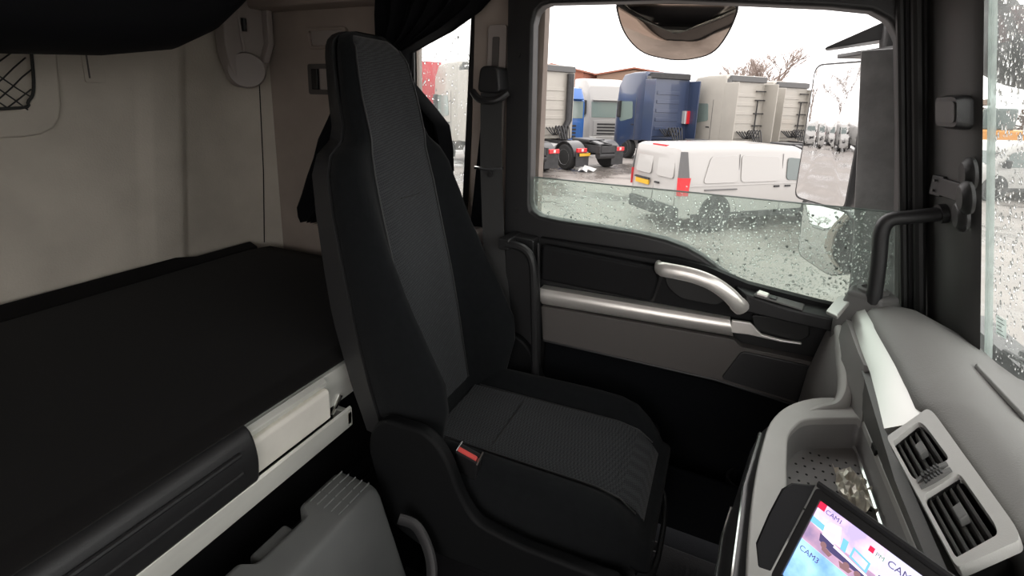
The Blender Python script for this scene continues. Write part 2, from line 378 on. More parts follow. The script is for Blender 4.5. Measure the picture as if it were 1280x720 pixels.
    for k in range(5):
        y = -.35+.17*k
        MB().tube(smoothpath([(2.38, y, 1.5), (1.95, y+.1*math.sin(k), 1.2), (1.7, y, 1.6), (1.45, y*.7, 1.05)], 4), .028, 6).build('air_hose', 'chassis', T, local=True)
    for s in (-1, 1):
        g = MB()
        arc = [(math.cos(a)*.60, math.sin(a)*.60+.5) for a in [math.radians(d) for d in range(-5, 190, 15)]]
        g.loft([[(x, s*.62, z), (x*1.05, s*.62, z+.03), (x*1.05, s*1.24, z+.03), (x, s*1.24, z)] for x, z in arc]).build('mudguard', 'wet_mudguard', T, local=True, smooth=True, ang=50)
        MB().box((-.74, s*.93-.32, .20), (-.71, s*.93+.32, .72)).build('mudflap', 'chassis', T, local=True)
        tl = MB().box((-.80, s*1.0-.24, .74), (-.70, s*1.0+.24, .90)).build('tail_lamp', 'tail_red', T, local=True, bevel=.02)
        MB().box((-.81, s*1.0-.05, .78), (-.795, s*1.0+.05, .88)).build('lamp_lens', 'lamp_white', tl, local=True)
        wheel(T, (0, s*1.07, .5), .5, .34, s); wheel(T, (3.75, s*1.08, .5), .5, .32, s)
    if plate_y: MB().box((-.80, .60, .60), (-.78, 1.12, .71)).build('number_plate', 'plate_yellow', T, local=True)
    return T

A1 = math.radians
tg = 'tractor units parked in the yard'
tractor('tractor_unit', 'white tractor unit with yellow number plate on its bare chassis, left in the window', (-5.1, 18.95), A1(147.6), 'paint_cream', tg, stack=True, fairing=False, H=4.15)
tractor('tractor_unit', 'tractor unit cut off by the rear edge of the door window', (-6.9, 16.15), A1(147.6), 'paint_cream', tg, plate_y=False, H=4.0)
tractor('tractor_unit', 'dark blue tractor unit behind the white van', (-1.05, 22.0), A1(135), 'paint_blue', tg, back='paint_blue', redlight=True, H=4.05)
tractor('tractor_unit', 'cream tractor unit with ladder rungs beside the dark blue one', (2.3, 23.2), A1(138), 'paint_cream', tg, ladder=True, H=4.0)
tractor('tractor_unit', 'rightmost cream tractor unit, next to the door mirror', (4.35, 26.3), A1(137), 'paint_cream', tg, ladder=True, H=3.9)
tractor('tractor_unit', 'white tractor unit facing the camera', (-9.6, 31.9), A1(-50), 'paint_white', tg, fairing=False, deflector=False, H=4.0)
tractor('tractor_unit', 'bright blue tractor unit half hidden behind a white one', (-10.95, 27.6), A1(-50), 'paint_bright_blue', tg, fairing=False, deflector=False, H=3.4)

def make_van():
    V = empty('panel_van', (0, 0, GZ))
    W = 0.95
    def sec(x, z0, z1, hw, t=.10):
        # tumblehome: narrower roof
        pts = rnd([(-hw, z0), (hw, z0), (hw, 1.0), (hw-t, z1), (-hw+t, z1), (-hw, 1.0)], [.05, .05, .2, .14, .14, .2], 3)
        return [(x, a, b) for a, b in pts]
    MB().loft([sec(-2.32, .42, 1.72, .86), sec(-2.28, .36, 1.86, .92), sec(-2.15, .34, 1.90, .95), sec(0, .34, 1.92, .95), sec(1.0, .34, 1.90, .95), sec(1.35, .34, 1.78, .95), sec(1.95, .34, 1.25, .94), sec(2.55, .36, 1.02, .90), sec(2.75, .40, .85, .82)]).build('body', 'paint_white', V, local=True, ang=45)
    for s in (-1, 1):
        d = lambda u, v: (u, s*(.955 - max(0, v-1.0)*.10), v)
        for nm, pts, mt in (('side_panel', [(-1.75, 1.12), (-.80, 1.12), (-.80, 1.72), (-1.55, 1.70)], 'paint_white'), ('side_panel', [(-.70, 1.12), (.42, 1.12), (.42, 1.68), (-.70, 1.72)], 'paint_white'), ('side_window', [(.66, 1.14), (1.66, 1.10), (1.32, 1.60), (.68, 1.66)], 'auto_glass')):
            plate(rnd(pts, .1), [], d, (0, s*.014, 0), nm, mt, V, local=True, bevel=.005)
        for x in (-.75, .54): plate([(x-.006, .42), (x+.006, .42), (x+.006, 1.74), (x-.006, 1.74)], [], d, (0, s*.006, 0), 'door_seam', 'panel_trim_grey', V, local=True)
        plate([(-1.7, .96), (-.8, .96), (-.8, .985), (-1.7, .985)], [], d, (0, s*.02, 0), 'slide_rail', 'panel_trim_grey', V, local=True)
        for x in (.30, .64): MB().box((x, s*.955-.015, .98), (x+.16, s*.955+.025, 1.02)).build('door_handle', 'chassis', V, local=True)
        plate([(-2.2, 1.06), (2.0, 1.06), (2.0, 1.085), (-2.2, 1.085)], [], d, (0, s*.01, 0), 'swage_line', 'paint_white', V, local=True)
        tl = MB().loft([[(-2.36, s*.865, .86), (-2.33, s*.93, .86), (-2.14, s*.972, .86), (-2.16, s*.86, .86)], [(-2.36, s*.85, 1.25), (-2.33, s*.92, 1.25), (-2.10, s*.965, 1.25), (-2.16, s*.84, 1.25)]]).build('tail_lamp', 'tail_red', V, local=True)
        MB().loft([[(-2.355, s*.85, 1.25), (-2.33, s*.915, 1.25), (-2.13, s*.955, 1.25), (-2.2, s*.84, 1.25)], [(-2.30, s*.80, 1.80), (-2.28, s*.845, 1.80), (-2.18, s*.885, 1.80), (-2.2, s*.78, 1.80)]]).build('corner_trim', 'panel_trim_grey', V, local=True)
        MB().box((-2.0, s*.94-.02, .30), (1.9, s*.94+.02, .45)).build('sill_trim', 'chassis', V, local=True, bevel=.015)
        MB().lathe((-1.35, s*.80, .42), (0, s, 0), [(.2, .0), (.44, .0), (.44, .17), (.2, .17)], 24).build('wheel_arch', 'chassis', V, local=True)
        MB().lathe((1.70, s*.80, .42), (0, s, 0), [(.2, .0), (.44, .0), (.44, .17), (.2, .17)], 24).build('wheel_arch', 'chassis', V, local=True)
        wheel(V, (-1.35, s*.87, .34), .34, .22, s); wheel(V, (1.70, s*.87, .34), .34, .22, s)
        MB().box((1.5, s*1.06-.1, 1.1), (1.62, s*1.06+.1, 1.35)).build('mirror', 'chassis', V, local=True, bevel=.04)
        # rear doors
        rd = plate(rnd([(s*.02, .62), (s*.78, .62), (s*.74, 1.78), (s*.02, 1.80)], .06), [], lambda u, v: (-2.30-.03*(1 if v < 1.2 else 0) + max(0, v-1.2)*.09, u, v), (-.02, 0, 0), 'rear_door', 'paint_white', V, local=True, bevel=.008)
        plate(rnd([(s*.10, 1.20), (s*.70, 1.20), (s*.66, 1.70), (s*.10, 1.70)], .08), [], lambda u, v: (-2.345 + max(0, v-1.2)*.09, u, v), (-.012, 0, 0), 'door_panel', 'paint_white', rd, local=True, bevel=.006)
    MB().box((-2.38, -.90, .30), (-2.2, .90, .60)).build('rear_bumper', 'chassis', V, local=True, bevel=.05)
    MB().box((2.6, -.85, .25), (2.85, .85, .60)).build('front_bumper', 'paint_white', V, local=True, bevel=.08)
    plate(rnd([(-.82, 1.14), (.82, 1.14), (.72, 1.70), (-.72, 1.70)], .06), [], lambda u, v: (2.06-(v-1.14)*1.22, u, v), (.03, 0, .02), 'windscreen', 'auto_glass', V, local=True)
    MB().box((-2.40, .12, .94), (-2.36, .62, 1.05)).build('number_plate', 'plate_yellow', V, local=True)
    MB().box((-2.41, .10, 1.06), (-2.36, .66, 1.10)).build('plate_lamp_bar', 'chassis', V, local=True)
    MB().box((-2.38, -.22, 1.02), (-2.34, -.08, 1.06)).build('rear_handle', 'chassis', V, local=True)
    MB().box((-2.27, -.25, 1.86), (-2.18, .25, 1.90)).build('brake_light', 'tail_red', V, local=True, bevel=.01)
    for s in (-1, 1): MB().box((2.5, s*.68-.18, .72), (2.72, s*.68+.18, .92)).build('headlamp', 'lamp_white', V, local=True, bevel=.05)
    MB().box((2.70, -.42, .62), (2.80, .42, .82)).build('grille', 'chassis', V, local=True, bevel=.03)
    return V
van = make_van()
tag(van, 'white panel van with orange-yellow plate parked right outside the door window', 'van')
van.location = (0.2, 12.09, GZ); van.rotation_euler.z = A1(44); van.scale = (.93, .93, .93)
k = 0
for lx, ly, a, lab in ((-36, -1.5, -20, 'nearest the cab'), (-37, 1.5, -20, 'second from the cab'), (-38, 4.5, -20, 'third from the cab'), (-39, 7.5, -20, 'fourth from the cab'), (-40, 10.5, -20, 'fifth from the cab'), (-41, 13.5, -20, 'farthest from the cab')):
    lab = 'in the row reflected in the tall door mirror, ' + lab
    c = copy_tree(van); c.location = (lx, ly, GZ); c.rotation_euler.z = A1(a)
    tag(c, 'white van ' + lab, 'van', 'row of white vans behind the truck')
c = copy_tree(van); c.location = (8.6, 20.6, GZ); c.rotation_euler.z = A1(205)
tag(c, 'white van seen through the wet windscreen', 'van'); c.pop('group', None)

def make_car(loc, rz, label):
    V = empty('car', (loc[0], loc[1], GZ), rz, label, 'car')
    def sec(x, z0, zb, z1, hw):
        pts = rnd([(-hw, z0), (hw, z0), (hw, zb), (hw*.78, z1), (-hw*.78, z1), (-hw, zb)], [.05, .05, .1, .12, .12, .1], 3); return [(x, a, b) for a, b in pts]
    MB().loft([sec(-2.1, .35, .7, .95, .78), sec(-2.0, .28, .85, 1.05, .86), sec(-1.4, .26, .92, 1.42, .88), sec(.1, .26, .92, 1.46, .88), sec(.9, .26, .92, 1.05, .88), sec(1.9, .28, .75, .85, .84), sec(2.1, .35, .55, .65, .74)]).build('body', 'paint_dark', V, local=True, ang=50)
    for s in (-1, 1):
        plate(rnd([(-1.35, .98), (.65, .98), (.1, 1.36), (-1.2, 1.34)], .05), [], lambda u, v: (u, s*(.885-(v-.92)*.36), v), (0, s*.01, 0), 'side_window', 'auto_glass', V, local=True)
        MB().box((-2.12, s*.68-.16, .68), (-2.0, s*.68+.16, .84)).build('tail_lamp', 'tail_red', V, local=True, bevel=.03)
        wheel(V, (-1.3, s*.80, .31), .31, .2, s); wheel(V, (1.3, s*.80, .31), .31, .2, s)
    plate(rnd([(-.66, .98), (.66, .98), (.58, 1.34), (-.58, 1.34)], .05), [], lambda u, v: (-2.02+(v-.98)*1.35, u, v), (-.03, 0, .03), 'rear_window', 'auto_glass', V, local=True)
    MB().box((-2.12, -.26, .55), (-2.08, .26, .66)).build('number_plate', 'plate_yellow', V, local=True)
    return V
make_car((-12.6, 14.2), A1(120), 'dark car with red tail lamp seen through the small side window')

# curtain-sided trailer with red stripes seen through the small window
t = empty('box_trailer', (-16.5, 20.5, GZ), A1(150), 'white box trailer with red stripes seen through the small side window', 'trailer')
MB().box((-4, -1.25, 1.1), (5, 1.25, 4.2)).build('box', 'paint_white', t, local=True, bevel=.05)
for s in (-1, 1):
    for x in (-3.6, 1.4):
        MB().box((x, s*1.265-.012, 1.2), (x+.7, s*1.265+.012, 4.1)).build('red_stripe', 'paint_red', t, local=True)
    MB().box((-1.4, s*1.265-.012, 2.6), (-.2, s*1.265+.012, 3.5)).build('green_emblem', 'green_paint', t, local=True)
    for x in (-2.6, -1.3): wheel(t, (x, s*1.0, .5), .5, .35, s)
MB().box((-4.03, -1.25, 1.1), (-3.99, 1.25, 4.2)).build('rear_doors', 'paint_red', t, local=True)
MB().box((-4, -.5, .85), (5, .5, 1.1)).build('chassis_frame', 'chassis', t, local=True)

# orange digger seen through the windscreen
t = empty('excavator', (12.6, 31.0, GZ), A1(160), 'orange excavator blurred behind the wet windscreen', 'excavator')
MB().box((-1.6, -1.3, 1.0), (1.4, 1.3, 1.9)).build('house', 'paint_orange', t, local=True, bevel=.1)
MB().box((.2, .2, 1.9), (1.4, 1.2, 2.9)).build('operator_cab', 'auto_glass', t, local=True, bevel=.1)
MB().tube([(1.2, -.2, 1.5), (3.2, -.2, 3.4), (5.2, -.2, 2.6)], .22, 6).build('boom', 'paint_orange', t, local=True)
MB().tube([(5.2, -.2, 2.6), (5.0, -.2, .6)], .17, 6).build('arm', 'paint_orange', t, local=True)
MB().hexa([(4.5, -.7, .1), (5.2, -.7, .1), (5.2, .3, .1), (4.5, .3, .1), (4.7, -.7, .7), (5.2, -.7, .7), (5.2, .3, .7), (4.7, .3, .7)]).build('bucket', 'chassis', t, local=True)
for s in (-1, 1): MB().loft([[(x, s*1.1-.3, z) for x, z in rnd([(-1.9, .0), (1.9, 0), (1.9, .85), (-1.9, .85)], .35, 5)], [(x, s*1.1+.3, z) for x, z in rnd([(-1.9, .0), (1.9, 0), (1.9, .85), (-1.9, .85)], .35, 5)]]).build('track', 'tyre', t, local=True)

# warehouses
def shed(loc, rz, L, D, h, ridge, label, wall):
    t = empty('warehouse', (loc[0], loc[1], GZ), rz, label, 'building')
    MB().loft([[(-L/2, -D/2, 0), (-L/2, D/2, 0), (-L/2, D/2, h), (-L/2, 0, ridge-.15), (-L/2, -D/2, h)], [(L/2, -D/2, 0), (L/2, D/2, 0), (L/2, D/2, h), (L/2, 0, ridge-.15), (L/2, -D/2, h)]]).build('wall', wall, t, local=True, smooth=False)
    for s in (-1, 1):
        MB().hexa([(-L/2-.4, s*(D/2+.4), h-.1), (L/2+.4, s*(D/2+.4), h-.1), (L/2+.4, 0, ridge), (-L/2-.4, 0, ridge), (-L/2-.4, s*(D/2+.4), h+.15), (L/2+.4, s*(D/2+.4), h+.15), (L/2+.4, 0, ridge+.25), (-L/2-.4, 0, ridge+.25)]).build('roof_slope', 'roof_red', t, local=True, smooth=False)
    for k in range(int(D/5)):
        y = -D/2+2+k*5
        MB().box((L/2, y, 0), (L/2+.15, y+3, 3.6)).build('roller_door', 'cladding_grey', t, local=True)
    return t
shed((-14.8, 95), A1(-90), 30, 12, 7.2, 8.15, 'brown clad warehouse with red-edged gable above the parked trucks', 'cladding_brown')
shed((-27.2, 94), A1(-90), 36, 10.5, 7.4, 8.5, 'red-roofed warehouse left of the brown gable', 'roof_red')
shed((-75, 45), A1(20), 44, 22, 6.5, 8.0, 'pale grey warehouse at the back of the yard seen in the door mirror', 'cladding_grey')
shed((60, 90), A1(70), 50, 26, 6.0, 8.0, 'pale shed far behind the wet windscreen', 'cladding_grey')

# bare trees
def tree(loc, h, label, seed, leaf=None, dens=4):
    rg = random.Random(seed)
    t = empty('bare_tree', (loc[0], loc[1], GZ), 0, label, 'tree', 'winter trees beyond the yard')
    tr, br, tw, lf = MB(), MB(), MB(), MB()
    def grow(p, d, L, r, lev):
        q = p + d*L; mid = (p+q)/2 + Vector((rg.uniform(-1, 1), rg.uniform(-1, 1), 0))*L*.06
        mb = tr if lev == 0 else br if lev < 3 else tw
        mb.tube([p, mid, q], [r, r*.85, r*.7], 5 if lev < 2 else 3)
        if leaf and lev >= 4:
            for _ in range(3):
                c = q + Vector((rg.uniform(-.3, .3), rg.uniform(-.3, .3), rg.uniform(-.3, .3))); s = .12
                lf.add([c+Vector((s, 0, 0)), c+Vector((0, s, s)), c+Vector((-s, 0, .02)), c+Vector((0, -s, -s))], [(0, 1, 2), (0, 2, 3)])
        if lev >= 5: return
        for k in range(dens if lev < 4 else 3):
            a = rg.uniform(0, 2*PI); sp = rg.uniform(.35, .95)
            nd = (d + Vector((math.cos(a), math.sin(a), rg.uniform(-.1, .45)))*sp).normalized()
            st = p + (q-p)*rg.uniform(.55, 1.0) if k else q
            grow(st, nd, L*rg.uniform(.58, .78), r*.58, lev+1)
    grow(Vector((0, 0, 0)), Vector((0, 0, 1)), h*.30, h*.02, 0)
    tr.build('trunk', 'bark', t, local=True); br.build('branches', 'bark', t, local=True)
    tag(tw.build('twigs', 'bark', t, local=True, kind='stuff'))
    if leaf: lf.build('leaves', leaf, t, local=True, smooth=False, kind='stuff')
    return t
tree((0.4, 54.5), 10.4, 'bare tree above the cream tractor unit with ladder rungs', 3)
tree((3.0, 49.5), 10.8, 'bare tree just left of the door mirror', 5)
tree((-5.0, 66), 9.0, 'faint bare tree between the hanging kerb mirror and cream tractor unit', 8, dens=3)
tree((-60, 5), 14, 'tree with orange leaves reflected in the door mirror', 11, leaf='autumn_leaf', dens=3)
tree((-64, 16), 14, 'tree with orange leaves standing left of the other in the mirror', 12, leaf='autumn_leaf', dens=3)
# hedge bank at the end of the yard behind the trucks
def hedge():
    rg = random.Random(4); mb = MB()
    for k in range(1500):
        x = rg.uniform(4.5, 55); y = 58 + rg.uniform(-1.5, 1.5) + (x-8)*.03; z = GZ + rg.uniform(0, 4.0)*rg.uniform(.4, 1); s = rg.uniform(.25, .6)
        d = Vector((rg.uniform(-1, 1), rg.uniform(-1, 1), rg.uniform(-1, 1))).normalized(); u = d.orthogonal().normalized()*s; v2 = d.cross(u)
        c = Vector((x, y, z)); mb.add([c+u, c+v2, c-u, c-v2], [(0, 1, 2, 3)])
    o = mb.build('hedge', 'hedge', smooth=False, kind='stuff')
    tag(o, 'brown leafless hedge behind the parked trucks', 'hedge')
hedge()
# white litter and weeds by the nearest chassis
o = MB().add([(-4.9+.5*math.cos(a)*(.7+.3*math.sin(3*a)), 17.9+.35*math.sin(a), GZ+.02+.10*(k % 2)) for k, a in enumerate([i*PI/6 for i in range(12)])] + [(-4.9, 17.9, GZ+.25)], [(i, (i+1) % 12, 12) for i in range(12)]).build('plastic_sheet', 'paper', smooth=False)
tag(o, 'crumpled white plastic sheet lying by the chassis with yellow plate', 'litter')

# ================================================================== THE CAB SHELL
def struct(o, label=None, cat=None):
    o['kind'] = 'structure'
    if label: o['label'] = label
    if cat: o['category'] = cat
    return o
struct(MB().box((-2.05, -.85, -.12), (.75, 1.60, 0)).build('floor', 'carpet_black', smooth=False), 'black carpeted cab floor in the footwell', 'floor')
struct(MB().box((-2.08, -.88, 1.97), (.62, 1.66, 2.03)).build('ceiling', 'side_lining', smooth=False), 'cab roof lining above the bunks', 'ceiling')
prof = [(-.85, -1.98), (1.0, -1.98), (1.02, -1.976), (1.045, -1.958), (1.06, -1.955), (1.14, -1.955), (1.16, -1.958), (1.185, -1.98), (1.2, -1.985), (1.40, -1.985), (1.46, -1.98), (1.52, -1.955), (1.56, -1.93), (1.585, -1.90)]
mb = MB()
mb.loft([[(x, y+(.10*(z-.8) if .98 < y < 1.25 else 0), z) for y, x in prof] + [(-2.06, 1.60, z), (-2.06, -.85, z)] for z in (0, .5, 1.0, 1.5, 1.97)])
struct(mb.build('wall_rear', 'rear_lining', ang=60), 'beige fabric rear wall of the cab behind the bunk', 'wall')
QW = [(-1.12, 1.05), (-.905, 1.05), (-.872, 1.78), (-1.12, 1.78)]
qw = rnd(QW, .03)
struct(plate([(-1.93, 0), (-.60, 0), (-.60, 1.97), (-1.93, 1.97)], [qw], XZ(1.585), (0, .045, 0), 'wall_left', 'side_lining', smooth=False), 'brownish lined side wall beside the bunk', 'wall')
struct(MB().tube([(-1.947, 1.520, .765), (-1.938, 1.540, 1.1), (-1.932, 1.552, 1.50)], .0022, 6).build('trim_5', 'soft_black'), 'thin dark seam in the cab corner below the hinge arm', 'trim')
# right wall with driver doorway left open for daylight, not in view
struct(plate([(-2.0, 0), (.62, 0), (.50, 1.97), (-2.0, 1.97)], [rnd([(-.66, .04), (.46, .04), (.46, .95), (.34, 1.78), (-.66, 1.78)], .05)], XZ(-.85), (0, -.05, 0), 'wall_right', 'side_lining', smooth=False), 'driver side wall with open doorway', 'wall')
struct(MB().box((.62, -.85, 0), (.68, 1.60, .93)).build('wall_front', 'dash_dark', smooth=False), 'bulkhead behind the dashboard', 'wall')
# quarter window
q1 = empty('window_1', (-1.0, 1.6, 1.05), 0, 'small rain-spotted side window beside the bunk', 'window', kind='structure')
plate(rnd([(-1.15, 1.02), (-.885, 1.02), (-.85, 1.81), (-1.15, 1.81)], .03), [qw], XZ(1.575), (0, .02, 0), 'window_frame', 'rubber', q1)
pq = plate([(-1.12, 1.05), (-.90, 1.05), (-.872, 1.78), (-1.12, 1.78)], [], XZ(1.605), (0, .005, 0), 'window_pane', 'pane_side', q1)
struct(MB().box((-.72, 1.50, 1.835), (.44, 1.62, 1.975)).build('trim_6', 'pillar_grey', bevel=.01), 'dark header panel above the passenger door', 'trim')
# B pillar trim
bp = empty('trim_1', (-.78, 1.5, 0), 0, 'brownish pillar trim between small window and door', 'trim', kind='structure')
plate(rnd([(-.868, 0), (-.66, 0), (-.66, 1.97), (-.835, 1.97)], .005), [], XZ(1.535), (0, .05, 0), 'pillar_cover', 'side_lining', bp, bevel=.01)
plate(rnd([(-.79, 1.28), (-.715, 1.28), (-.71, 1.70), (-.78, 1.70)], .015), [], XZ(1.522), (0, .014, 0), 'belt_adjuster_track', 'beige_plastic', bp, bevel=.004)
plate(rnd([(-.765, 1.34), (-.74, 1.34), (-.735, 1.66), (-.76, 1.66)], .006), [], XZ(1.519), (0, .005, 0), 'adjuster_slot', 'door_grey', bp)
MB().box((-.84, 1.45, .93), (-.775, 1.54, 1.0)).build('belt_guide_clip', 'beige_plastic', bp, bevel=.012)
# shelf rail over the side wall, small lamp and switch
struct(MB().box((-1.90, 1.48, 1.795), (-1.19, 1.60, 1.87)).build('trim_2', 'side_lining', bevel=.012), 'ledge along the top of the side wall', 'trim')
l = empty('reading_lamp', (-1.55, 1.57, 1.68), 0, 'recessed lamp in the side wall behind the seat top', 'lamp')
plate(rnd([(-1.645, 1.640), (-1.44, 1.640), (-1.44, 1.722), (-1.655, 1.722)], .015), [rnd([(-1.63, 1.652), (-1.455, 1.652), (-1.455, 1.71), (-1.64, 1.71)], .012)], XZ(1.567), (0, .018, 0), 'lamp_frame', 'side_lining', l, bevel=.003)
MB().hexa([(-1.63, 1.578, 1.652), (-1.455, 1.578, 1.652), (-1.455, 1.582, 1.652), (-1.63, 1.582, 1.652), (-1.63, 1.572, 1.71), (-1.455, 1.572, 1.71), (-1.455, 1.582, 1.71), (-1.63, 1.582, 1.71)]).build('lamp_lens', 'beige_plastic', l)
l = empty('wall_switch', (-1.60, 1.57, 1.5), 0, 'small black rocker switch in the side wall', 'switch')
plate(rnd([(-1.66, 1.455), (-1.53, 1.455), (-1.53, 1.58), (-1.66, 1.58)], .012), [], XZ(1.57), (0, .015, 0), 'switch_plate', 'door_grey', l, bevel=.003)
MB().box((-1.63, 1.558, 1.475), (-1.595, 1.571, 1.56)).build('rocker', 'black_plastic', l, bevel=.004)
MB().box((-1.585, 1.562, 1.475), (-1.545, 1.571, 1.56)).build('side_plate', 'beige_plastic', l, bevel=.003)
# net pocket on the rear wall
n0 = empty('storage_net', (-1.97, .6, 1.35), 0, 'knotted black net over a recessed pocket high on the rear wall', 'net')
pk = rnd([(.2, 1.38), (.78, 1.38), (.80, 1.62), (.2, 1.62)], .07)
plate(rnd([(.12, 1.30), (.84, 1.30), (.87, 1.70), (.12, 1.70)], .1), [pk], YZ(-1.982), (.018, 0, 0), 'pocket_rim', 'rear_lining', n0, bevel=.008)
rim = smoothpath([(-1.958, .2, 1.385), (-1.958, .70, 1.385), (-1.958, .765, 1.41), (-1.958, .785, 1.47), (-1.958, .795, 1.62)], 5)
MB().tube(rim, .0045, 6).build('edge_cord', 'net_cord', n0)
for i in range(14):
    for sg in (-1, 1):
        y0 = .22+.045*i; pts = []
        for kk in range(9):
            zz = 1.385+.03*kk; yy = y0 + sg*.03*kk
            if .2 < yy < .79: pts.append((-1.958+.004*math.sin(kk*2.1+i), yy, zz+.003*math.sin(i*3+kk)))
        if len(pts) > 1: MB().tube(pts, .0022, 5).build('net_strand', 'net_cord', n0)
o = plate(rnd([(.925, 1.47), (.985, 1.47), (.985, 1.64), (.925, 1.64)], .008), [], YZ(-1.98), (.006, 0, 0), 'coat_hook_plate', 'rear_lining', bevel=.002)
tag(o, 'narrow beige blanking plate on the rear wall beside the net', 'plate')
MB().box((-1.974, .936, 1.485), (-1.9715, .940, 1.64)).build('groove', 'door_grey', o)

# ------------------------------------------------------------------ A pillar, windscreen
def xa(z): return .515+(1.0-z)*.177
def xb(z): return .547+(1.0-z)*.177
ap = empty('trim_3', (.53, 1.4, .9), 0, 'dark grey windscreen pillar beside the door', 'trim', kind='structure')
zs = [.80, 1.0, 1.25, 1.5, 1.75, 1.97]
MB().loft([[(xa(z)-.004, 1.475, z), (xa(z)+.005, 1.44, z), (xb(z)-.012, 1.315, z), (xb(z), 1.30, z), (xb(z)+.020, 1.375, z), (xa(z)+.060, 1.60, z), (xa(z)+.02, 1.60, z)] for z in zs]).build('pillar_cover', 'pillar_grey', ap, ang=50)
for dx, dy, r, nm in ((-.024, 1.478, .013, 'door_seal'), (-.052, 1.494, .010, 'door_seal')):
    MB().tube([(xa(z)+dx, dy, z) for z in (.85, 1.0, 1.25, 1.5, 1.75, 1.95)], r, 10).build(nm, 'rubber', ap)
w2 = empty('window_2', (.6, .4, .93), 0, 'large rain-streaked windscreen', 'window', kind='structure')
def wx(y, z): return .552+(1.0-z)*.177 + .10*(1-((y-.37)/.97)**2)
ys = [-.62+(1.36+.62)*i/12 for i in range(13)]
zz = [.93, 1.2, 1.5, 1.78]
g = MB(); secs = []
for z in zz: secs.append([(wx(y, z), y, z) for y in ys] + [(wx(y, z)+.006, y, z) for y in reversed(ys)])
ws = g.loft(secs).build('windscreen_pane', 'pane_screen', w2)
for yy, nm in ((1.300, 'glazing_strip'), (-.62, 'glazing_strip')):
    MB().loft([[(wx(yy, z)-.002, yy-.001, z), (wx(yy, z)+.007, yy-.001, z), (wx(yy, z)+.007, yy+.012, z), (wx(yy, z)-.002, yy+.012, z)] for z in (.93, 1.35, 1.78)]).build(nm, 'frost_edge', w2)
MB().loft([[(wx(y, 1.78)-.03, y, 1.77), (wx(y, 1.78)+.03, y, 1.77), (wx(y, 1.78)+.03, y, 1.99), (wx(y, 1.78)-.06, y, 1.99)] for y in ys]).build('header_rail', 'pillar_grey', w2)
# rain on the panes
def drops(n, sampler, normal, rmin, rmax, name, parent, seed, stretch=(1.0, 1.6)):
    rg = random.Random(seed); mb = MB(); nrm = Vector(normal).normalized(); up = Vector((0, 0, 1)); up = (up-nrm*up.dot(nrm)).normalized(); rt = up.cross(nrm)
    for _ in range(n):
        p = Vector(sampler(rg)); r = rmin+(rmax-rmin)*rg.random()**3; st = rg.uniform(*stretch); N = 6
        ring = [p + rt*math.cos(2*PI*j/N)*r + up*math.sin(2*PI*j/N)*r*st for j in range(N)]
        ring2 = [p + rt*math.cos(2*PI*j/N)*r*.65 + up*math.sin(2*PI*j/N)*r*st*.65 + nrm*r*.42 for j in range(N)]
        k = len(mb.v); mb.v += [tuple(q) for q in ring+ring2] + [tuple(p+nrm*r*.6)]
        for j in range(N):
            j2 = (j+1) % N; mb.f += [(k+j, k+j2, k+N+j2, k+N+j), (k+N+j, k+N+j2, k+2*N)]
        mb.f.append(tuple(k+j for j in range(N-1, -1, -1)))
    return mb.build(name, 'water_drop', parent, ang=180, kind='stuff')
def s_screen(rg):
    y = rg.uniform(.75, 1.31); z = rg.uniform(.94, 1.76); return (wx(y, z)+.0075, y, z)
drops(6500, s_screen, (1, .25, .17), .0007, .0028, 'rain_drops', ws, 21, (1.0, 4.5))
drops(520, lambda rg: (rg.uniform(-1.11, -.89), 1.6115, rg.uniform(1.06, 1.77)), (0, 1, 0), .0012, .0042, 'rain_drops', pq, 22, (1.0, 2.2))

# front parts outside the windscreen
o = MB().tube(smoothpath([(.705, 2.12, 1.90), (.712, 2.07, 1.73), (.75, 1.95, 1.645), (.80, 1.84, 1.610), (.95, 1.60, 1.56), (1.1, 1.2, 1.52)], 5), [.055]*4+[.07, .08, .09]+[.10]*19, 14).build('front_mirror_arm', 'rubber')
tag(o, 'thick wet black mirror arm outside the top of the windscreen', 'mirror arm')
wp = empty('windscreen_wiper', (.68, 1.4, .93), 0, 'black wiper blade at the foot of the windscreen', 'wiper')
MB().tube([(wx(1.30, .97)+.03, 1.30, .955), (wx(1.0, .97)+.03, 1.0, .985), (wx(.6, .97)+.03, .6, 1.02)], .006, 8).build('blade', 'rubber', wp)
MB().tube([(wx(1.28, .97)+.045, 1.28, .965), (wx(1.0, .97)+.05, 1.0, 1.0), (wx(.7, .97)+.05, .7, .99)], .008, 8).build('arm', 'black_plastic', wp)
o = plate([(1.245, 1.003), (1.272, 1.003), (1.272, 1.043), (1.245, 1.043)], [], lambda u, v: (wx(u, v)-.0035, u, v), (.001, 0, 0), 'info_sticker', 'frost_edge')
tag(o, 'small printed sticker low on the windscreen', 'sticker')
for i in range(5):
    plate([(1.269, 1.006+.008*i), (1.249+.004*(i % 3), 1.006+.008*i), (1.249+.004*(i % 3), 1.0075+.008*i), (1.269, 1.0075+.008*i)], [], lambda u, v: (wx(u, v)-.0040, u, v), (.0004, 0, 0), 'print_line', 'ink', o)

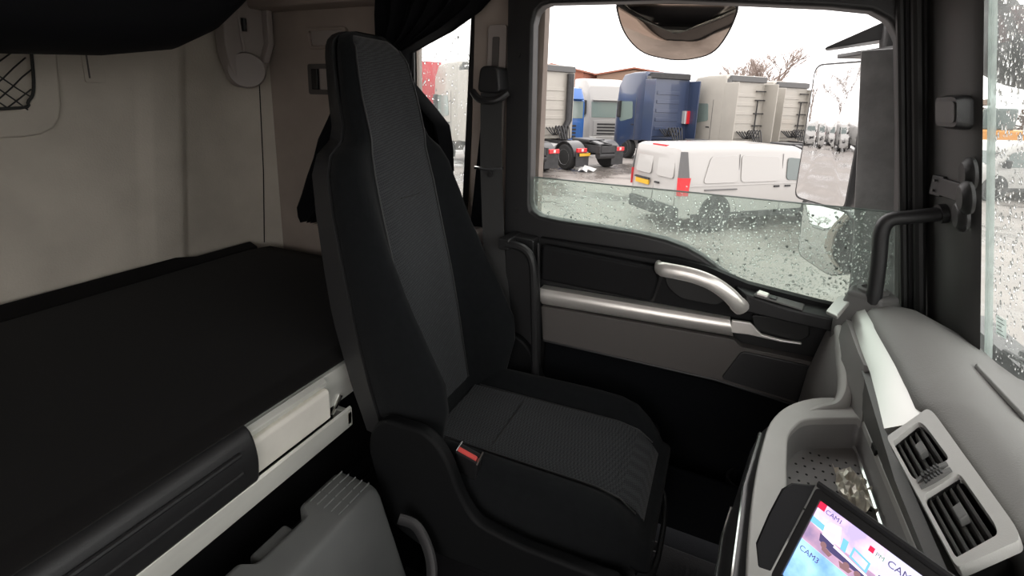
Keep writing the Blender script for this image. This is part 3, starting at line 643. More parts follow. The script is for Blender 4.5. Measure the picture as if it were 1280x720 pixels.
# pillar fittings
tw = empty('tweeter_speaker', (.44, 1.41, 1.46), 0, 'small rounded tweeter speaker on the windscreen pillar', 'speaker')
def pill(u, v, d=0):   # frame lying on the pillar face
    z = 1.455+v; t = (u+.052)/.08
    x = xa(z)+.005 + (xb(z)-.012-xa(z)-.005)*t; y = 1.44-.125*t
    return (x-.95*d, y-.30*d, z)
b1 = rnd([(-.030, -.036), (.030, -.036), (.030, .036), (-.030, .036)], .015); b2 = rnd([(-.020, -.022), (.026, -.022), (.026, .022), (-.020, .022)], .008)
MB().loft([[pill(u, v, -.004) for u, v in b1], [pill(u, v, .012) for u, v in b1], [pill(u*.9+.002, v*.86, .03) for u, v in b1]]).build('speaker_body', 'black_plastic', tw, ang=45)
MB().loft([[pill(u, v, .026) for u, v in b2], [pill(u, v, .033) for u, v in b2]]).build('speaker_grille', 'pillar_grey', tw)
ph = empty('suction_mount', (.47, 1.33, 1.28), 0, 'black clover-shaped disc mount on a bracket arm at the pillar', 'mount')
MB().hexa([(.458, 1.425, 1.266), (.476, 1.318, 1.262), (.482, 1.32, 1.262), (.464, 1.43, 1.266), (.458, 1.425, 1.307), (.476, 1.318, 1.303), (.482, 1.32, 1.303), (.464, 1.43, 1.307)]).build('bracket_arm', 'rubber', ph, bevel=.003)
MB().hexa([(.453, 1.445, 1.262), (.462, 1.405, 1.262), (.472, 1.41, 1.262), (.475, 1.45, 1.262), (.453, 1.445, 1.31), (.462, 1.405, 1.31), (.472, 1.41, 1.31), (.475, 1.45, 1.31)]).build('bracket_foot', 'rubber', ph, bevel=.003)
for dz in (-.012, .012): MB().disc((.4555, 1.427, 1.286+dz), (-.95, -.3, 0), .003, .004, 10).build('screw', 'pillar_grey', ph)
for cy_, cz, off in ((1.303, 1.330, -.004), (1.303, 1.240, .0), (1.268, 1.284, -.012)):
    MB().lathe((.474+off, cy_, cz), (.98, -.10, .17), [(.003, -.013), (.024, -.013), (.033, -.006), (.035, 0), (.033, .006), (.003, .009)], 24).build('disc', 'rubber', ph)
gh = empty('grab_handle', (.38, 1.40, .96), 0, 'black bent grab handle rising from the dash corner to the pillar', 'handle')
MB().tube(smoothpath([(.383, 1.41, .95), (.376, 1.41, 1.08), (.369, 1.41, 1.165), (.382, 1.41, 1.197), (.42, 1.41, 1.208), (.475, 1.415, 1.222)], 5), .017, 12).build('handle_bar', 'black_plastic', gh)
MB().disc((.470, 1.414, 1.221), (.9, .1, .2), .023, .02, 16).build('mounting_collar', 'black_plastic', gh)

# ------------------------------------------------------------------ passenger door
d1 = empty('door_1', (-.1, 1.52, .1), 0, 'passenger door with half-open rain-spotted window', 'door', kind='structure')
hole = [(-.555, 1.752), (-.2, 1.742), (.20, 1.705), (.285, 1.692), (.325, 1.668), (.350, 1.622), (.39, 1.40), (.425, 1.178), (.468, .905), (.261, .912), (.15, .921), (.104, .933), (.062, .954), (.022, .977), (-.028, 1.008), (-.075, 1.030), (-.14, 1.046), (-.222, 1.055), (-.35, 1.060), (-.491, 1.063), (-.560, 1.068), (-.588, 1.085), (-.597, 1.115), (-.604, 1.40), (-.609, 1.69), (-.600, 1.728), (-.582, 1.745)]
outer = [(-.70, 1.86), (.35, 1.84), (.405, 1.70), (.445, 1.45), (.482, 1.2), (.53, .9), (.54, .10), (-.60, .10), (-.645, .5), (-.69, .96)]
plate(outer, [hole], XZ(1.50), (0, .06, 0), 'door_frame', 'black_plastic', d1, bevel=.012, seg=3)
plate([(x-.000, z) for x, z in [(-.597, 1.197), (-.30, 1.196), (.10, 1.195), (.421, 1.195)] + hole[8:23]], [], XZ(1.532), (0, .004, 0), 'window_pane', 'pane_door', d1)
pd = [o for o in d1.children if o.name.startswith('window_pane')][0]
MB().tube([(-.597, 1.534, 1.197), (.421, 1.534, 1.195)], .0025, 6).build('polished_glass_edge', 'light_glass', pd)
def inpoly(x, z, poly):
    c = False; j = len(poly)-1
    for i in range(len(poly)):
        xi, zi = poly[i]; xj, zj = poly[j]
        if (zi > z) != (zj > z) and x < (xj-xi)*(z-zi)/(zj-zi)+xi: c = not c
        j = i
    return c
def s_door(rg):
    while True:
        x, z = rg.uniform(-.6, .44), rg.uniform(.9, 1.19)
        if inpoly(x, z, hole) and rg.random() < .35+.65*min(1, (1.195-z)/.12): return (x, 1.5375, z)
drops(3600, s_door, (0, 1, 0), .0010, .0040, 'rain_drops', pd, 23, (.9, 1.3))
for x, z in ((-.655, 1.60), (-.645, 1.08), (.395, 1.60), (.445, 1.24)):
    MB().disc((x, 1.5, z), (0, -1, 0), .009, .004, 14).build('screw', 'rubber', d1)
# belt-line step and upper pad
plate(rnd([(-.66, 1.005), (-.555, .998), (-.54, .10), (-.60, .10), (-.645, .5)], .01), [], XZ(1.445), (0, .06, 0), 'rear_edge_cover', 'black_plastic', d1, bevel=.012)
def quadpad(pts, y0, dy, name, m, bev=.01, rr=.012, par=None):
    return plate(rnd(pts, rr), [], XZ(y0), (0, dy, 0), name, m, par or d1, bevel=bev, seg=3)
quadpad([(-.545, .998), (-.15, .985), (-.135, .93), (-.155, .845), (.12, .845), (.30, .86), (.36, .93), (.28, .935), (.10, .955), (.03, .975), (-.02, .99), (-.10, 1.0), (-.545, 1.0)], 1.478, .03, 'armrest_housing', 'soft_black', .008, .006)
quadpad([(-.530, .982), (-.163, .968), (-.145, .93), (-.160, .852), (-.529, .858)], 1.452, .04, 'upper_pad', 'soft_black', .014, .015)
MB().loft([[(x+(.016 if x > 0 else .003)*(1-t), 1.490-.042*math.sin(math.pi*(.10+.62*t)), z0+(z1-z0)*t) for t in (0, .15, .3, .45, .6, .75, .9, 1)] + [(x, 1.495, z1), (x+.01, 1.495, z0)] for x, z0, z1 in ((-.529, .764, .828), (-.33, .771, .833), (-.13, .778, .838), (.066, .786, .844))]).build('silver_strip', 'satin_silver', d1, ang=40)
quadpad([(-.526, .760), (.085, .780), (.103, .762), (.295, .762), (.300, .62), (.042, .640), (-.514, .636)], 1.466, .034, 'door_card', 'door_grey', .005, .006)
quadpad([(.062, .648), (.108, .752), (.288, .750), (.288, .628)], 1.461, .01, 'speaker_cover', 'dash_dark', .004, .015)
quadpad([(-.515, .630), (.30, .612), (.32, .10), (-.51, .10)], 1.486, .02, 'lower_carpet_panel', 'carpet_black', .006, .01)
MB().tube([(-.515, 1.468, .633), (-.2, 1.468, .636), (.05, 1.468, .638), (.295, 1.468, .616)], .005, 8).build('card_lip', 'black_plastic', d1)
MB().tube([(-.538, 1.445, .992), (-.52, 1.45, .60), (-.505, 1.45, .30)], .006, 8).build('edge_bead', 'black_plastic', d1)
# sill ledge with switches
MB().loft([[(x, 1.49, z0), (x, y0, z0), (x, y0, z1), (x, 1.50, z1+.006)] for x, y0, z0, z1 in ((.07, 1.47, .885, .945), (.10, 1.435, .885, .937), (.20, 1.415, .885, .924), (.30, 1.415, .88, .918), (.37, 1.43, .88, .915))]).build('sill_ledge', 'black_plastic', d1, bevel=.006)
sw = MB().hexa([(.115, 1.432, .936), (.235, 1.420, .922), (.245, 1.462, .924), (.125, 1.468, .938), (.115, 1.432, .942), (.235, 1.420, .928), (.245, 1.462, .930), (.125, 1.468, .944)]).build('switch_panel', 'dash_mid', d1, bevel=.003)
MB().hexa([(.122, 1.436, .941), (.150, 1.433, .938), (.156, 1.458, .939), (.130, 1.462, .942), (.122, 1.436, .948), (.150, 1.433, .944), (.156, 1.458, .945), (.130, 1.462, .949)]).build('window_switch', 'satin_silver', sw, bevel=.002)
MB().hexa([(.154, 1.433, .937), (.172, 1.431, .935), (.177, 1.455, .936), (.160, 1.458, .938), (.154, 1.433, .941), (.172, 1.431, .939), (.177, 1.455, .940), (.160, 1.458, .942)]).build('window_switch', 'black_plastic', sw, bevel=.002)
# pull handle: flattened satin bar
hp = smoothpath([(-.150, 1.462, .972), (-.142, 1.428, .975), (-.10, 1.418, .977), (-.045, 1.415, .974), (.005, 1.414, .962), (.048, 1.416, .938), (.078, 1.422, .910), (.092, 1.440, .892)], 5)
MB().tube(hp, [.019]*6+[.022]*(len(hp)-12)+[.024]*6, 14, flat=.62, up=(0, 0, 1)).build('pull_handle', 'satin_silver', d1)
quadpad([(-.13, .955), (.02, .945), (.055, .905), (.03, .872), (-.08, .875), (-.125, .91)], 1.472, .012, 'handle_recess', 'rubber', .004, .02)
# release lever
quadpad([(.118, .868), (.262, .880), (.272, .835), (.245, .812), (.135, .822)], 1.466, .014, 'lever_recess', 'rubber', .004, .012)
MB().loft([[(x, y, z0), (x, y+.012, z0), (x, y+.012, z1), (x, y, z1)] for x, y, z0, z1 in ((.070, 1.452, .806, .846), (.118, 1.448, .812, .850), (.132, 1.447, .812, .838), (.150, 1.446, .812, .822), (.20, 1.446, .810, .817), (.252, 1.450, .812, .818))]).build('release_lever', 'satin_silver', d1, bevel=.003)
# corner pod between door and dash
pod = empty('trim_4', (.34, 1.47, .9), 0, 'dark corner pod with silver wedge where the door meets the dash', 'trim', kind='structure')
MB().loft([[(.300, 1.40, z), (.40, 1.36, z), (.47, 1.40, z), (.45, 1.49, z), (.33, 1.495, z)] if z < .95 else [(.325, 1.425, z), (.39, 1.39, z), (.44, 1.42, z), (.43, 1.485, z), (.345, 1.49, z)] for z in (.85, .93, .985, 1.0)]).build('pod_body', 'dash_mid', pod, bevel=.012)
MB().lathe((.385, 1.445, 1.0), (0, 0, 1), [(.002, .0), (.034, .0), (.034, .006), (.026, .009), (.024, .004), (.002, .004)], 24).build('round_cap', 'dash_mid', pod)
MB().hexa([(.278, 1.365, .944), (.314, 1.45, .960), (.357, 1.468, .966), (.294, 1.320, .952), (.276, 1.365, .956), (.314, 1.45, .972), (.357, 1.468, .978), (.292, 1.318, .964)]).build('silver_wedge', 'dash_silver', pod, bevel=.004)

# ------------------------------------------------------------------ exterior mirrors
mm = empty('door_mirror', (.40, 1.80, .85), 0, 'tall black door mirror with a smaller wide-angle glass below it', 'mirror')
tv = Vector((.62, -.785, 0)).normalized(); nv = Vector((-.785, -.62, 0)).normalized()
def MF(c):
    return lambda u, v, d=0: tuple(Vector(c) + tv*u + Vector((0, 0, v)) + nv*d)
def mglass(c, outl, name, hname, curv=0.0, hd=.09, mtl='mirror_glass'):
    F = MF(c)
    inner = [(u*.955, v*.975) for u, v in outl]
    h = MB().loft([[F(u*.8, v*.9, -hd) for u, v in outl], [F(u, v, -hd*.45) for u, v in outl], [F(u, v, 0.006) for u, v in outl]]).build(hname, 'wet_black', mm, ang=50)
    # glass as a grid disc, bulged
    rings = []
    for t in (1.0, .66, .33): rings.append([F(u*t, v*t, .0065+curv*(1-t*t)) for u, v in inner])
    b = MB(); b.loft(rings, caps=False); k = len(b.v); b.v.append(F(0, 0, .0065+curv)); n = len(inner)
    for j in range(n): b.f.append((k-n+j, k-n+(j+1) % n, k))
    b.loft([[F(u, v, .002) for u, v in inner], [F(u, v, .0064) for u, v in inner]])
    b.build(name, mtl, h, ang=80)
    return h
C1 = (.318, 1.95, 1.370)
mglass(C1, rnd([(-.105, -.238), (.105, -.245), (.105, .238), (-.105, .238)], [.03, .03, .035, .035], 5), 'mirror_glass', 'upper_housing', .004)
C2 = (.345, 1.955, 1.005)
mglass(C2, rnd([(-.085, -.085), (.06, -.118), (.12, -.09), (.12, .075), (.085, .118), (-.10, .118)], [.03, .03, .03, .05, .03, .02], 4), 'wide_angle_glass', 'lower_housing', .018)
MB().loft([[(.30, 1.98, z), (.42, 1.69, z), (.50, 1.69, z), (.40, 2.02, z)] for z in (1.622, 1.637)]).build('upper_arm_plate', 'wet_black', mm, bevel=.004)
MB().hexa([(.245, 1.86, 1.640), (.41, 1.80, 1.665), (.44, 1.90, 1.665), (.26, 1.92, 1.640), (.25, 1.86, 1.648), (.405, 1.80, 1.725), (.44, 1.90, 1.725), (.26, 1.92, 1.648)]).build('arm_wedge', 'wet_black', mm, bevel=.006)
MB().tube([(.425, 1.82, 1.60), (.42, 1.82, 1.66), (.415, 1.82, 1.80)], .042, 16).build('hinge_barrel', 'wet_black', mm)
MB().tube([(.414, 1.87, 1.62), (.420, 1.87, 1.3), (.44, 1.87, 1.0), (.45, 1.87, .86)], .018, 10).build('support_tube', 'rubber', mm)
MB().tube([(.392, 1.86, 1.61), (.401, 1.86, 1.45)], .004, 6).build('tube_highlight_strip', 'chrome', mm)
df = MB().loft([[(xx, 1.70, z), (xx+.02, 1.68, z), (xx+.16, 1.60, z), (xx+.17, 1.62, z), (xx+.03, 1.72, z)] for z, xx in ((.80, .405), (1.0, .385), (1.3, .350), (1.62, .312))]).build('air_deflector', 'deflector_grey', bevel=.005)
tag(df, 'tall wet black corner panel outside the door window behind the mirror', 'panel')
km = empty('kerb_mirror', (-.2, 1.82, 1.7), 0, 'rounded kerb mirror hanging above the door window', 'mirror')
ko = rnd([(-.405, 1.790), (-.012, 1.768), (-.030, 1.70), (-.075, 1.628), (-.19, 1.604), (-.325, 1.632), (-.388, 1.70)], [.025, .025, .06, .045, .1, .045, .06], 5)
kc = (-.2, 1.70)
def KF(u, v, d): return (u, 1.80 - (v-1.70)*.85 + d*.76, v + d*.65)
MB().loft([[KF(u, v, .0) for u, v in ko], [KF(u, v, .02) for u, v in ko], [KF(kc[0]+(u-kc[0])*.8, kc[1]+(v-kc[1])*.75, .09) for u, v in ko]]).build('mirror_shell', 'wet_black', km, ang=50)
ki = [(kc[0]+(u-kc[0])*.965, kc[1]+(v-kc[1])*.95) for u, v in ko]
b = MB(); rings = []
for t in (1.0, .75, .5, .25): rings.append([KF(kc[0]+(u-kc[0])*t, kc[1]+(v-kc[1])*t, -.001-.022*(1-t*t)) for u, v in ki])
b.loft(rings, caps=False); kk = len(b.v); b.v.append(KF(kc[0], kc[1], -.023)); nn = len(ki)
for j in range(nn): b.f.append((kk-nn+j, kk-nn+(j+1) % nn, kk))
b.build('mirror_glass', 'smoky_mirror', km, ang=80)
MB().tube([(-.2, 1.86, 1.70), (-.2, 1.80, 1.80), (-.2, 1.60, 1.88)], .028, 10).build('mount_arm', 'wet_black', km)

# ------------------------------------------------------------------ lower bunk
bf = empty('bunk_frame', (-1.4, .4, 0), 0, 'aluminium-edged bunk frame with black bumper carrying the lower mattress', 'bunk')
MB().box((-1.97, -.80, .0), (-1.02, 1.56, .60)).build('base_box', 'soft_black', bf)
MB().box((-1.97, -.80, .60), (-.935, 1.56, .655)).build('slatted_deck', 'soft_black', bf)
def yloft(sec, y0, y1, name, m, par, **kw): return MB().loft([[(x, y0, z) for x, z in sec], [(x, y1, z) for x, z in sec]]).build(name, m, par, **kw)
yloft([(-.94, .618), (-.905, .618), (-.902, .70), (-.905, .722), (-.94, .728)], .60, 1.56, 'aluminium_profile', 'brushed_alu', bf, bevel=.003)
yloft([(-.906, .700), (-.893, .702), (-.890, .716), (-.906, .726)], .60, .845, 'profile_lip', 'brushed_alu', bf, bevel=.002)
yloft([(-.905, .613), (-.880, .613), (-.880, .690), (-.886, .698), (-.905, .698)], .60, .842, 'cream_cover', 'cream_plastic', bf, bevel=.004)
yloft(rnd([(-.94, .60), (-.868, .605), (-.862, .66), (-.868, .70), (-.885, .735), (-.94, .745)], [.0, .012, .02, .02, .03, .0], 4), -.80, .617, 'rubber_bumper', 'black_plastic', bf, bevel=.008)
for z in (.658, .702):
    MB().tube([(-.8655, -.8, z), (-.8655, .575, z)], .006, 8).build('bumper_ridge', 'black_plastic', bf)
yloft([(-.93, .550), (-.872, .550), (-.868, .555), (-.868, .607), (-.874, .612), (-.880, .607), (-.880, .562), (-.93, .562)], -.80, .905, 'slide_rail', 'brushed_alu', bf)
MB().box((-.925, .888, .560), (-.868, .906, .600)).build('rail_end_cap', 'brushed_alu', bf, bevel=.003)
MB().tube([(-.90, .865, .60), (-.90, .90, .64)], .006, 8).build('latch_pin', 'chrome', bf)
MB().box((-.94, .2, .30), (-.90, 1.4, .33)).build('lower_frame_bar', 'black_plastic', bf, bevel=.006)
mt = empty('mattress', (-1.4, .4, .655), 0, 'black fabric mattress on the lower bunk', 'mattress')
sec = rnd([(-1.90, .657), (-.945, .657), (-.945, .730), (-.905, .732), (-.888, .748), (-.92, .770), (-1.4, .774), (-1.90, .770)], [.01, .0, .0, .01, .015, .03, .2, .01], 5)
MB().loft([[(x, -.80, z) for x, z in sec]] + [[(x, y, z) for x, z in sec] for y in (.0, .5, 1.0, 1.40)] + [[(x*.985-.02, 1.50, z-.008*(z > .7)) for x, z in sec], [(x*.97-.04, 1.53, z-.03*(z > .7)) for x, z in sec]]).build('mattress_body', 'mattress_cloth', mt, ang=60)
MB().loft([[(-1.95, y, .66), (-1.902, y, .66), (-1.902, y, .772), (-1.93, y, .782+.012*(y < 1.15)), (-1.95, y, .79+.018*(y < 1.15))] for y in (-.8, .5, 1.0, 1.12, 1.2, 1.45)]).build('rear_strip', 'mattress_cloth', mt, bevel=.006)

# ------------------------------------------------------------------ upper bunk and hinge arm
ub = empty('upper_bunk', (-1.5, .4, 1.6), 0, 'black fabric upper bunk overhanging the top left', 'bunk')
def usec(y, zb, zt): 
    pts = rnd([(-1.95, zb+.02), (-1.35, zb), (-1.25, zb+.06), (-1.25, zt-.03), (-1.32, zt), (-1.95, zt)], [.02, .08, .05, .04, .05, .02], 4)
    return [(x, y, z) for x, z in pts]
MB().loft([usec(-.78, 1.50, 1.72), usec(.2, 1.50, 1.72), usec(.48, 1.512, 1.73), usec(.70, 1.528, 1.74), usec(.85, 1.556, 1.76), usec(.95, 1.61, 1.80), usec(1.01, 1.665, 1.83), usec(1.06, 1.73, 1.85), usec(1.09, 1.80, 1.86)]).build('bunk_mattress', 'curtain_cloth', ub, ang=60)
MB().box((-1.95, -.78, 1.72), (-1.30, 1.02, 1.76)).build('bunk_board', 'soft_black', ub)
ha = empty('hinge_arm', (-1.88, 1.45, 1.5), 0, 'beige plastic hinge arm with round pivot cover on the rear corner', 'hinge')
HX = -1.90
arm = rnd([(1.375, 1.97), (1.375, 1.60), (1.42, 1.475), (1.50, 1.475), (1.57, 1.60), (1.575, 1.97)], [.01, .06, .04, .05, .08, .01], 5)
plate(arm, [], lambda u, v: (HX-.05+(u-1.36)*.12, u, v), (.062, 0, 0), 'arm_cover', 'beige_plastic', ha, bevel=.012, seg=3)
MB().loft([[(HX+.012+(y-1.36)*.12, y, z), (HX+.045+(y-1.36)*.12, y, z), (HX+.045+(y-1.36)*.12, y+.03, z), (HX+.012+(y-1.36)*.12, y+.03, z)] for y, z in ((1.535, 1.97), (1.535, 1.66), (1.505, 1.58))]).build('arm_rib', 'beige_plastic', ha, bevel=.006)
MB().tube([(HX+.02, 1.43, 1.97), (HX+.02, 1.437, 1.75), (HX+.03, 1.443, 1.62)], .007, 8).build('support_rod', 'beige_plastic', ha)
MB().tube([(HX+.035, 1.448, 1.75), (HX+.035, 1.448, 1.70)], .010, 8).build('rod_sleeve', 'rubber', ha)
MB().lathe((HX+.005, 1.465, 1.545), (.80, -.6, 0), [(.002, 0), (.072, 0), (.074, .03), (.068, .042), (.002, .046)], 32).build('pivot_cover', 'beige_plastic', ha)

# ------------------------------------------------------------------ curtain
def curtain():
    rows = [(1.93, -1.22, -.63), (1.86, -1.22, -.67), (1.80, -1.21, -.73), (1.74, -1.21, -.80), (1.68, -1.205, -.91), (1.64, -1.20, -1.01), (1.61, -1.20, -1.08), (1.52, -1.32, -1.09), (1.42, -1.42, -.985), (1.36, -1.46, -.925), (1.28, -1.52, -.905), (1.20, -1.56, -.895), (1.12, -1.61, -.91), (1.04, -1.65, -1.0), (.98, -1.68, -1.2), (.94, -1.665, -1.40), (.915, -1.645, -1.52)]
    N = 48; secs = []
    for z, a, b in rows:
        wdt = b-a; f = []; g = []
        for i in range(N+1):
            t = i/N; x = a+wdt*t
            y = 1.49 + .022*math.sin(t*34+z*3) + .012*math.sin(t*61+z*7)
            f.append((x, y, z)); g.append((x, y+.006, z))
        secs.append(f+g[::-1])
    o = MB().loft(secs).build('curtain', 'curtain_cloth', ang=80)
    tag(o, 'black curtain swagged across the side window and hanging behind the seat', 'curtain')
curtain()

# ------------------------------------------------------------------ passenger seat
SY = 1.155
st = empty('passenger_seat', (-.4, SY, 0), 0, 'charcoal fabric passenger seat with integrated headrest', 'seat')
def xc(z): return -.70-.227*(z-.52)
def interp(tab, z):
    if z <= tab[0][0]: return tab[0][1]
    for (a, va), (b, vb) in zip(tab, tab[1:]):
        if z <= b:
            t = (z-a)/(b-a); t = t*t*(3-2*t)*.5+t*.5; return va+(vb-va)*t
    return tab[-1][1]
WT = [(.44, .225), (.55, .245), (.70, .258), (.85, .262), (1.0, .258), (1.15, .252), (1.25, .240), (1.30, .215), (1.335, .165), (1.37, .148), (1.45, .142), (1.55, .130), (1.58, .122), (1.60, .109), (1.615, .088), (1.627, .055)]
BT = [(.44, .05), (.55, .105), (.66, .155), (.74, .165), (.85, .130), (.95, .095), (1.1, .055), (1.25, .030), (1.33, .012), (1.62, .006)]
TH = [(.44, .09), (.9, .105), (1.25, .085), (1.35, .072), (1.62, .055)]
zrow = [.44, .48, .55, .60, .66, .70, .74, .80, .85, .90, .95, 1.0, 1.05, 1.1, 1.15, 1.2, 1.25, 1.28, 1.30, 1.318, 1.335, 1.352, 1.37, 1.41, 1.45, 1.5, 1.53, 1.55, 1.565, 1.58, 1.59, 1.60, 1.608, 1.615, 1.621, 1.627]
def bprof(v):   # bolster height over half width 0..1
    if v < .50: return .04*(v/.5)**2
    t = (v-.50)/.34
    if t < 1: return .04+.96*(t*t*(3-2*t))
    u = (v-.84)/.16
    return 1-u*u*.55
def seatsec(z, grow=0.0):
    w_, b_, th = interp(WT, z)+grow, interp(BT, z), interp(TH, z)
    top = max(0, (z-1.55)/.075); xf = -.035*top*top
    f = []
    vs = [-1, -.97, -.93, -.88, -.82, -.75, -.68, -.6, -.5, -.35, -.17, 0, .17, .35, .5, .6, .68, .75, .82, .88, .93, .97, 1]
    for v in vs:
        a = abs(v); rd = 0 if a < .9 else ((a-.9)/.1)**2*.03
        f.append((xc(z)+b_*bprof(a)-rd+xf, SY+v*w_, z))
    bk = [(xc(z)-th*.35, SY+w_*1.0, z), (xc(z)-th*.75, SY+w_*.96, z), (xc(z)-th, SY+w_*.85, z), (xc(z)-th-.005, SY, z), (xc(z)-th, SY-w_*.85, z), (xc(z)-th*.75, SY-w_*.96, z), (xc(z)-th*.35, SY-w_*1.0, z)]
    return f+bk
MB().loft([seatsec(z) for z in zrow]).build('backrest', 'seat_cloth', st, ang=75)
# woven centre panel, slightly proud of the backrest
pv = [-1, -.8, -.55, -.28, 0, .28, .55, .8, 1]
def pw(z): return interp([(.44, .105), (.6, .115), (.9, .135), (1.2, .135), (1.33, .125), (1.45, .125), (1.55, .113), (1.59, .098), (1.61, .080), (1.62, .06)], z)
rows = []
for z in [q for q in zrow if .5 < q < 1.62]:
    top = max(0, (z-1.55)/.075); xf = -.035*top*top; w_, b_ = interp(WT, z), interp(BT, z)
    fr = [(xc(z)+b_*bprof(abs(v)*pw(z)/w_)+xf+.006*(1-v**6)+.001, SY+v*pw(z), z) for v in pv]
    rows.append(fr + [(x-.02, y, zz_) for x, y, zz_ in reversed(fr)])
bpnl = MB().loft(rows).build('centre_panel', 'seat_weave', st, ang=75)
for s in (-1, 1):
    pts = []
    for z in [q for q in zrow if .52 < q < 1.6]:
        w_, b_ = interp(WT, z), interp(BT, z); top = max(0, (z-1.55)/.075)
        pts.append((xc(z)+b_*bprof(pw(z)/w_)-.035*top*top+.003, SY+s*pw(z), z))
    MB().tube(pts, .0028, 6).build('seam_piping', 'seat_shell', bpnl)
yl = [SY+.09*(i/8-.5) for i in range(9)]
MB().tube([(xc(1.17)+.009, y, 1.168) for y in yl], .0022, 6).build('stitched_fold', 'seat_shell', bpnl)
# plastic shell behind the cushion, visible as a paler rim
rows = []
for z in [q for q in zrow if .5 < q < 1.63]:
    w_, th = interp(WT, z)+.006, interp(TH, z); e = .052
    rows.append([(xc(z)-e, SY-w_, z), (xc(z)-th-.02, SY-w_*.985, z), (xc(z)-th-.035, SY-w_*.8, z), (xc(z)-th-.04, SY, z), (xc(z)-th-.035, SY+w_*.8, z), (xc(z)-th-.02, SY+w_*.985, z), (xc(z)-e, SY+w_, z),
                 (xc(z)-e, SY+w_-.012, z), (xc(z)-th-.006, SY+w_*.8, z), (xc(z)-th-.01, SY, z), (xc(z)-th-.006, SY-w_*.8, z), (xc(z)-e, SY-w_+.012, z)])
MB().loft(rows).build('back_shell', 'seat_shell', st, ang=60)
# cushion: loft along x
def csec(x):
    t = (x+.70)/.64           # 0 back .. 1 front
    hw = .235+.012*min(1, t*2) - .03*max(0, (t-.8)/.2)**2
    top = .505+.018*t - .085*max(0, (t-.80)/.20)**2.2
    bol = .050*(1-max(0, (t-.72)/.28)**1.5) if t < 1 else 0
    bot = .335 + .0*t + .06*max(0, (t-.85)/.15)
    f = []
    for v in (-1, -.985, -.95, -.9, -.84, -.77, -.7, -.6, -.4, -.2, 0, .2, .4, .6, .7, .77, .84, .9, .95, .985, 1):
        a = abs(v); h = 0
        if a > .55:
            q = min(1, (a-.55)/.25); h = bol*(q*q*(3-2*q))
        if a > .84: h -= .055*((a-.84)/.16)**2
        f.append((x, SY+v*hw, top+h))
    return f + [(x, SY+hw*1.005, (top+bot)/2), (x, SY+hw*.97, bot+.02), (x, SY+hw*.9, bot), (x, SY-hw*.9, bot), (x, SY-hw*.97, bot+.02), (x, SY-hw*1.005, (top+bot)/2)]
cs = [csec(x) for x in (-.70, -.66, -.6, -.52, -.44, -.36, -.28, -.21, -.16, -.12, -.095, -.075)]
fr = cs[-1]
for dx, k1 in ((.012, .93), (.020, .80), (.024, .6)):
    cz = .43; cs.append([(-.075+dx, SY+(y-SY)*(.90+.1*k1), cz+(z-cz)*k1) for x, y, z in fr])
cu = MB().loft(cs).build('cushion', 'seat_cloth', st, ang=75)
rows = []
for x in (-.685, -.6, -.5, -.4, -.3, -.2, -.14, -.10, -.08):
    ss = csec(x)[7:14]; rows.append([(p[0], SY+(p[1]-SY)*.93, p[2]+.0035) for p in ss] + [(p[0], SY+(p[1]-SY)*.93, p[2]-.02) for p in reversed(ss)])
MB().loft(rows).build('woven_panel', 'seat_weave', cu, ang=75)
for s in (-1, 1):
    MB().tube([(x, SY+s*.138, csec(x)[7][2]+.003) for x in (-.67, -.6, -.5, -.4, -.3, -.2, -.14, -.10)], .0026, 6).build('seam_piping', 'seat_shell', cu)
MB().tube([(-.50, SY+.138*v, csec(-.50)[10][2]+.005) for v in (-1, -.5, 0, .5, 1)], .0022, 6).build('seam_piping', 'seat_shell', cu)
# recliner side cover (near side) and far side
for s, nm in ((-1, 'side_cover'), (1, 'side_cover')):
    y0 = SY+s*.262
    op = rnd([(-.775, .54), (-.765, .605), (-.725, .648), (-.60, .655), (-.555, .628), (-.525, .585), (-.497, .515), (-.452, .452), (-.33, .440), (-.10, .452), (-.085, .40), (-.12, .335), (-.36, .318), (-.60, .300), (-.72, .34)], [.02, .03, .04, .05, .04, .03, .03, .03, .03, .02, .03, .03, .03, .05, .05], 3)
    plate(op, [], XZ(y0 if s > 0 else y0-.035), (0, .035, 0), nm, 'cover_black', st, bevel=.013, seg=3)
MB().box((-.66, SY-.20, .22), (-.14, SY+.20, .34)).build('suspension_housing', 'mat_black', st, bevel=.02)
MB().loft([[(x, y, z) for x, y in rnd([(-.70+q, SY-.23+q), (-.12-q, SY-.23+q), (-.12-q, SY+.23-q), (-.70+q, SY+.23-q)], .04, 3)] for z, q in ((0, 0), (.05, 0), (.06, .03), (.22, .03))]).build('pedestal', 'mat_black', st, ang=40)
for s in (-1, 1): MB().box((-.74, SY+s*.21-.02, .03), (-.05, SY+s*.21+.02, .07)).build('floor_rail', 'black_plastic', st, bevel=.005)
MB().tube(smoothpath([(-.10, SY-.16, .36), (-.05, SY-.13, .33), (-.04, SY, .32), (-.05, SY+.13, .33), (-.10, SY+.16, .36)], 4), .008, 8).build('slide_lever', 'black_plastic', st)
MB().box((-.085, SY-.15, .42), (-.07, SY-.145, .455)).build('fabric_tag', 'paper', st)
bk = MB().hexa([(-.545, .925, .50), (-.485, .918, .50), (-.485, .95, .50), (-.545, .957, .50), (-.535, .905, .588), (-.468, .898, .582), (-.468, .925, .590), (-.535, .932, .596)]).build('belt_buckle', 'black_plastic', st, bevel=.005)
MB().hexa([(-.531, .9075, .588), (-.474, .9015, .583), (-.474, .912, .586), (-.531, .918, .591), (-.529, .9065, .5935), (-.476, .9005, .5885), (-.476, .911, .5915), (-.529, .917, .5965)]).build('release_button', 'red_button', bk, bevel=.002)
MB().tube([(-.535, .903, .586), (-.532, .904, .592), (-.53, .93, .600)], .003, 6).build('chrome_rim', 'chrome', bk)
